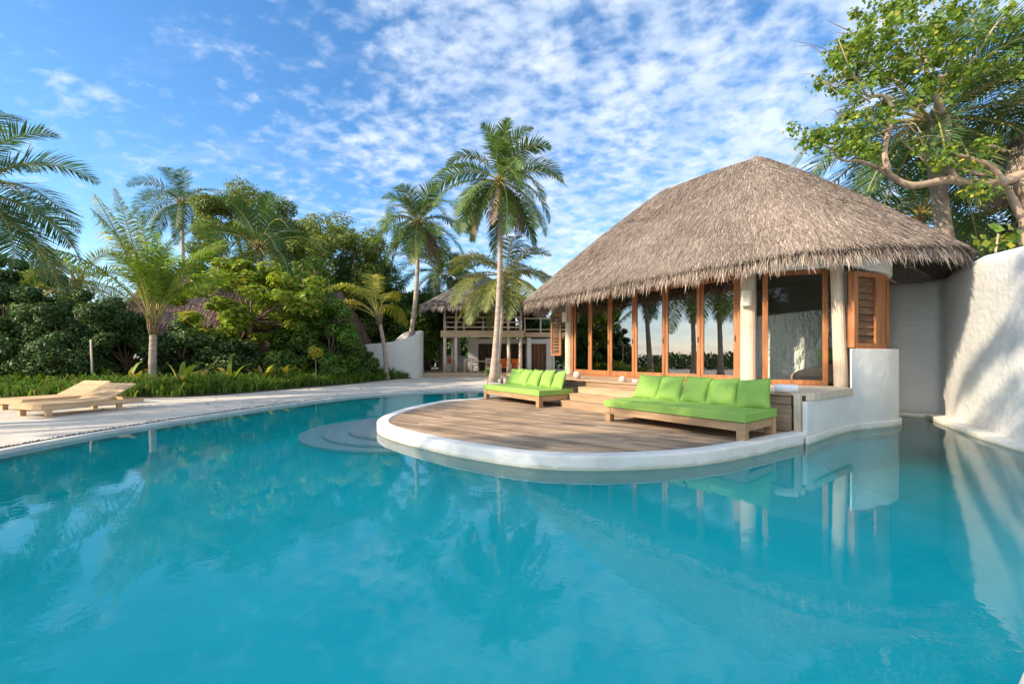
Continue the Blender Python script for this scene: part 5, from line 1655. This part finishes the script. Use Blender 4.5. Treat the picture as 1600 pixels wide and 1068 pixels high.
# rosette plant with yellow head
Y = 19.0; p = at(493, 552, Y)
t = thing('rosette_plant', (p[0], Y, GZ), 'slender plant with a pale yellow rosette head in the planting bed', 'plant')
mb = MB(); mb.tube([(p[0], Y, GZ), (p[0] + .02, Y, .7), p], [.03, .025, .02], 6); mb.build('stem', M['bark'], t, smooth=True)
rng = np.random.default_rng(7)
C, Nn = clump_leaves([p + (0, 0, .05)], [(.32, .32, .26)], 260, rng, .8, .3)
V, F = leaf_quads(C, Nn, .17, .4, rng); build('leaves', V, F, M['frondyellow'], t, rng.random(len(F)))
# sprout on the sand by the palm
Y = 20.2; p = at(762, 580, Y)
t = thing('sprout', (p[0], Y, GZ), 'little green sprout in the sand left of the tall palm trunk', 'plant')
mb = MB(); mb.tube([(p[0], Y, GZ), p], [.015, .012], 5); mb.build('stem', M['bark'], t)
C, Nn = clump_leaves([p], [(.16, .16, .22)], 45, rng, .6, .2)
V, F = leaf_quads(C, Nn, .14, .45, rng); build('leaves', V, F, M['leafmid'], t, rng.random(len(F)))

# ================================================================ sea grape tree reaching over the bungalow from the right
YG = 11.8
t = thing('sea_grape_tree', (at(1660, 560, YG)[0], YG, GZ), 'gnarled sea grape tree with bare pale limbs reaching over the roof from the right', 'tree')
def limb(pxs, r0, r1, y0=0.0, y1=0.0, sides=9):
    n = len(pxs)
    P = [at(x, y, YG + y0 + (y1 - y0) * i / (n - 1)) for i, (x, y) in enumerate(pxs)]
    S = spline(P, 4)
    r0, r1 = r0 * .82, r1 * .8
    rr = np.linspace(r0, r1, len(S)) * (1 + .08 * np.sin(np.arange(len(S)) * 1.3))
    mbt.tube(S, list(rr), sides)
    return S
mbt = MB()
b0 = at(1640, 560, YG); b0[2] = -.1
S0 = [b0, at(1640, 420, YG), at(1622, 330, YG), at(1600, 277, YG)]
mbt.tube(spline(S0, 4), [.24] * 13, 10)
limb([(1640, 262), (1600, 272), (1560, 284), (1520, 286), (1480, 281), (1425, 290), (1395, 276), (1372, 262)], .18, .085)
limb([(1608, 400), (1598, 345), (1575, 297)], .13, .11, .1, .1)
limb([(1475, 262), (1472, 235), (1482, 200), (1468, 165), (1450, 125), (1447, 95), (1432, 60)], .135, .06, .3, .6)
limb([(1500, 285), (1488, 272), (1478, 250)], .1, .12, .1, .3)
limb([(1388, 270), (1382, 235), (1392, 190), (1395, 170), (1380, 150), (1355, 150)], .095, .04, -.1, -.5)
limb([(1372, 262), (1345, 252), (1315, 250), (1300, 232)], .06, .02, 0, -.3)
limb([(1440, 105), (1420, 95), (1400, 92)], .05, .025, .5, .3)
limb([(1437, 100), (1436, 70), (1430, 50), (1440, 30)], .05, .03, .5, .7)
limb([(1568, 290), (1560, 272), (1546, 258), (1525, 250), (1500, 243), (1480, 236)], .10, .045, -.2, -.4)
limb([(1570, 236), (1548, 228), (1532, 236)], .05, .04, -.2, -.3)
limb([(1450, 258), (1432, 240), (1410, 220), (1420, 200)], .03, .012, .2, .0)
limb([(1445, 250), (1440, 220), (1415, 190), (1408, 176)], .028, .012, .2, -.1)
limb([(1480, 250), (1505, 265), (1540, 275)], .06, .05, .2, 0)
limb([(1450, 125), (1500, 110), (1530, 80), (1555, 40), (1580, 20)], .05, .02, .6, .4)
limb([(1460, 150), (1490, 140), (1505, 110), (1495, 70)], .04, .02, .6, .9)
limb([(1355, 150), (1330, 110), (1310, 62)], .03, .012, -.5, -.6)
limb([(1360, 160), (1320, 135), (1285, 130)], .025, .01, -.5, -.7)
limb([(1400, 92), (1350, 98), (1310, 100)], .025, .01, .3, .1)
limb([(1300, 232), (1270, 222), (1225, 216)], .022, .008, -.3, -.5)
for q in range(42):
    r_ = np.random.default_rng(300 + q)
    x0, y0 = r_.uniform(1290, 1480), r_.uniform(40, 230)
    limb([(x0, y0), (x0 - r_.uniform(10, 30), y0 - r_.uniform(-5, 25)), (x0 - r_.uniform(35, 70), y0 - r_.uniform(-20, 45))], .016, .005, r_.uniform(-.5, .8), r_.uniform(-.5, .8), 5)
mbt.build('trunk', M['limb'], t, smooth=True)
rng = np.random.default_rng(170)
P, rr = [], []
SPOT = [(1430, 40, 95, 45, 22), (1375, 95, 65, 45, 16), (1340, 115, 50, 40, 10), (1310, 135, 40, 20, 6), (1400, 140, 60, 35, 10), (1490, 60, 70, 60, 14), (1500, 110, 50, 40, 8), (1360, 60, 40, 35, 8), (1450, 100, 60, 60, 12), (1345, 185, 40, 14, 5), (1300, 222, 38, 22, 9), (1255, 212, 35, 14, 6), (1340, 225, 30, 25, 7),
        (1360, 205, 25, 15, 3), (1475, 262, 28, 14, 5), (1525, 265, 22, 14, 3), (1540, 225, 32, 16, 6), (1530, 300, 26, 10, 4), (1470, 226, 25, 10, 3), (1560, 20, 40, 25, 6), (1440, 225, 25, 14, 2), (1575, 375, 22, 10, 3), (1320, 70, 20, 20, 3), (1585, 110, 20, 30, 3), (1410, 15, 90, 20, 10)]
for (x, y, w, h, n) in SPOT:
    for k in range(n):
        a, r_ = rng.uniform(0, 6.28), math.sqrt(rng.random())
        P.append(at(x + w * r_ * math.cos(a), y + h * r_ * math.sin(a), YG + rng.uniform(-.9, .9))); q = rng.uniform(.2, .5); rr.append((q, q, q * .75))
C, Nn = clump_leaves(P, rr, 46, rng, .5, .1)
V, F = leaf_quads(C, Nn, .115, .9, rng, .1)
build('crown', V, F, M['leafgrape'], t, rng.random(len(F)))
# big yellow-green sea grape leaves above the wall
Y = 9.9; p = at(1560, 365, Y)
t = thing('sea_grape_sapling', (p[0], Y + .4, GZ), 'sea grape sapling with big round lime leaves peeking over the white wall', 'sapling')
mb = MB(); mb.tube([(p[0], Y + .4, GZ), (p[0] + .1, Y + .3, 2.8), p], [.04, .03, .02], 6); mb.build('stem', M['limb'], t, smooth=True)
rng = np.random.default_rng(9)
P = [at(x, y, Y + rng.uniform(-.1, .2)) for (x, y) in ((1562, 352), (1576, 356), (1558, 372), (1572, 378), (1535, 368), (1530, 375), (1566, 384), (1585, 372), (1548, 380), (1580, 385))]
C = np.concatenate([np.array(P) + rng.normal(size=(len(P), 3)) * .05 for _ in range(3)]); Nn = unit(np.array([0, -1, .3]) + rng.normal(size=C.shape) * .5)
V, F = leaf_quads(C, Nn, .19, .95, rng, .05); build('leaves', V, F, M['leafgrape'], t, .5 + .5 * rng.random(len(F)))
# unseen trees added behind the camera to keep low sky off the window glass
rng = np.random.default_rng(180)
for i, (x, y, h, lab) in enumerate([(-9, -15, 8.5, 'dense tree added behind the photographer to block low sky, left of the pool end'), (-3, -14, 9.5, 'dense tree added behind the photographer to block low sky at the pool end'), (3, -14.5, 9, 'dense tree added behind the photographer to block low sky facing the picture window'), (9, -13, 8.5, 'dense tree added behind the photographer to block low sky by the right-hand wall')]):
    P, rr = ellipsoid_clumps((x, y, h * .5), (3.6, 2.2, h * .5 - .4), 70, rng, (.7, 1.1), zmin=.6)
    tree('broadleaf_tree', lab, 'tree', (x, y, GZ), P, rr, 260, .3, M['leafmid'], 'sky-blocking trees added behind the photographer', seed=181 + i)

# fallen leaves on the sand and deck
rng = np.random.default_rng(190)
C = np.concatenate([np.stack([rng.uniform(-13, -6.2, 60), rng.uniform(8, 20, 60), np.full(60, GZ + .012)], 1), np.stack([rng.uniform(-5, 2, 40), rng.uniform(18.5, 26, 40), np.full(40, GZ + .012)], 1)])
ok = [i for i in range(len(C)) if not (C[i, 0] > -7.3 + max(0, (C[i, 1] - 9)) * .34 and C[i, 1] < 18)]
C = C[ok]
V, F = leaf_quads(C, unit(np.array([0, 0, 1.0]) + rng.normal(size=C.shape) * .15), .11, .5, rng, .08)
tag(build('fallen_leaves', V, F, M['husk'], None, rng.random(len(F))), 'scattered brown fallen leaves on the sand', 'leaf litter', None, 'stuff')
# ================================================================ sky, sun, camera
SUN_EL, SUN_AZ = R(29), R(245)      # azimuth clockwise from +Y
w = bpy.data.worlds.new('World'); SC.world = w; w.use_nodes = True
nt = w.node_tree; nt.nodes.clear(); L = nt.links.new
out = N(nt, 'ShaderNodeOutputWorld'); bg = N(nt, 'ShaderNodeBackground'); bg.inputs['Strength'].default_value = 0.15
sky = N(nt, 'ShaderNodeTexSky', sky_type='NISHITA'); sky.sun_disc = False
sky.sun_elevation = SUN_EL; sky.sun_rotation = SUN_AZ; sky.air_density = 1.0; sky.dust_density = 0.25; sky.ozone_density = 2.2
hs = N(nt, 'ShaderNodeHueSaturation'); hs.inputs['Saturation'].default_value = 1.25; hs.inputs['Value'].default_value = 0.84
L(sky.outputs[0], hs.inputs['Color'])
tc = N(nt, 'ShaderNodeTexCoord'); sp = N(nt, 'ShaderNodeSeparateXYZ'); L(tc.outputs['Generated'], sp.inputs[0])
def math_(op, a, b=None, c=None):
    n = N(nt, 'ShaderNodeMath', operation=op)
    for i, v in enumerate((a, b, c)):
        if v is None: continue
        if isinstance(v, (int, float)): n.inputs[i].default_value = v
        else: L(v, n.inputs[i])
    return n.outputs[0]
def rng_(v, a, b, c=0.0, d=1.0):
    n = N(nt, 'ShaderNodeMapRange'); n.interpolation_type = 'SMOOTHSTEP'
    n.inputs['From Min'].default_value = a; n.inputs['From Max'].default_value = b; n.inputs['To Min'].default_value = c; n.inputs['To Max'].default_value = d
    L(v, n.inputs['Value']); return n.outputs[0]
zz = math_('ADD', math_('MAXIMUM', sp.outputs['Z'], 0.0), 0.22)
cb = N(nt, 'ShaderNodeCombineXYZ'); L(math_('DIVIDE', sp.outputs['X'], zz), cb.inputs[0]); L(math_('DIVIDE', sp.outputs['Y'], zz), cb.inputs[1])
def noise(scale, detail=6, rough=.55, dist=0.0, off=(0, 0, 0), st=(1, 1, 1), rot=0.0):
    mp = N(nt, 'ShaderNodeMapping'); mp.inputs['Location'].default_value = off; mp.inputs['Scale'].default_value = st; mp.inputs['Rotation'].default_value = (0, 0, rot)
    L(cb.outputs[0], mp.inputs[0])
    n = N(nt, 'ShaderNodeTexNoise'); n.inputs['Scale'].default_value = scale; n.inputs['Detail'].default_value = detail; n.inputs['Roughness'].default_value = rough; n.inputs['Distortion'].default_value = dist
    L(mp.outputs[0], n.inputs['Vector']); return n.outputs['Fac']
big = noise(0.9, 3, .5, 0, (3.1, 1.7, 0))
puff = noise(16.0, 6, .52, .15, (1, 2, 0), (1, 1.25, 1), .5)
mid = noise(4.6, 5, .55, .3, (5.3, 4.2, 0))
# how much cloud lies where: thick ahead and to the right, thin to the left
lr = rng_(cb.outputs[0] if False else math_('DIVIDE', sp.outputs['X'], math_('MAXIMUM', sp.outputs['Y'], .15)), -0.75, -0.05)
lr = math_('MAXIMUM', lr, math_('MULTIPLY', rng_(math_('MULTIPLY', sp.outputs['Y'], -1.0), -.05, .3), 2.2))  # unseen cloud added behind the camera as soft fill light
cover = math_('MULTIPLY', lr, 0.22)
f = math_('ADD', math_('MULTIPLY', puff, .78), math_('ADD', math_('MULTIPLY', mid, .55), math_('MULTIPLY', big, .30)))
f = math_('ADD', f, cover)
cl = rng_(f, .80, 1.22)
# thin streaks of cirrus on the left
ci = noise(3.0, 7, .62, .6, (0, 0, 0), (.7, 2.4, 1), .9)
cirr = math_('MULTIPLY', rng_(ci, .50, .82), .32)
cl = math_('MAXIMUM', math_('MULTIPLY', cl, .84), cirr)
cl = math_('MULTIPLY', cl, rng_(sp.outputs['Z'], -.02, .12))
cl = math_('MAXIMUM', cl, math_('MULTIPLY', rng_(sp.outputs['Z'], .0, .20, 1.0, 0.0), .5))
shade = noise(5.0, 4, .5, 0, (1.15, 2.1, 0))
cc = N(nt, 'ShaderNodeMix', data_type='RGBA'); cc.inputs['A'].default_value = (2.2, 2.7, 3.5, 1); cc.inputs['B'].default_value = (3.2, 3.5, 4.0, 1)
L(rng_(shade, .35, .65), cc.inputs['Factor'])
# the haze and cloud glow towards the sun
sv = N(nt, 'ShaderNodeVectorMath', operation='DOT_PRODUCT'); L(tc.outputs['Generated'], sv.inputs[0])
sv.inputs[1].default_value = (math.sin(SUN_AZ), math.cos(SUN_AZ), 0.15)
glow = rng_(sv.outputs['Value'], .35, 1.0, 1.0, 2.3)
ccs = N(nt, 'ShaderNodeVectorMath', operation='SCALE'); L(cc.outputs['Result'], ccs.inputs[0]); L(glow, ccs.inputs['Scale'])
mx = N(nt, 'ShaderNodeMix', data_type='RGBA')
L(cl, mx.inputs['Factor']); L(hs.outputs[0], mx.inputs['A']); L(ccs.outputs[0], mx.inputs['B'])
L(mx.outputs['Result'], bg.inputs['Color']); L(bg.outputs[0], out.inputs['Surface'])

sd_ = bpy.data.lights.new('sun', 'SUN'); sd_.energy = 3.4; sd_.angle = R(0.6); sd_.color = (1.0, 0.84, 0.63)
so = bpy.data.objects.new('sun', sd_); COL.objects.link(so)
dirv = Vector((math.sin(SUN_AZ) * math.cos(SUN_EL), math.cos(SUN_AZ) * math.cos(SUN_EL), math.sin(SUN_EL)))
so.rotation_euler = dirv.to_track_quat('Z', 'Y').to_euler()
so.location = dirv * 60

cam = bpy.data.cameras.new('camera'); co = bpy.data.objects.new('camera', cam); COL.objects.link(co)
cam.sensor_width = 36; cam.lens = 36 * FPX / 1600
cam.shift_y = (HY - 534) / 1600
co.location = (0, 0, CAMZ); co.rotation_euler = (math.pi / 2, 0, 0)
cam.clip_start = 0.05; cam.clip_end = 3000
SC.camera = co
SC.view_settings.view_transform = 'Standard'; SC.view_settings.look = 'None'
SC.view_settings.exposure = 1.12; SC.view_settings.gamma = 1
SC.cycles.max_bounces = 8; SC.cycles.diffuse_bounces = 3; SC.cycles.glossy_bounces = 4; SC.cycles.transparent_max_bounces = 16; SC.cycles.transmission_bounces = 4
SC.cycles.sample_clamp_indirect = 6
SC.cycles.use_denoising = True
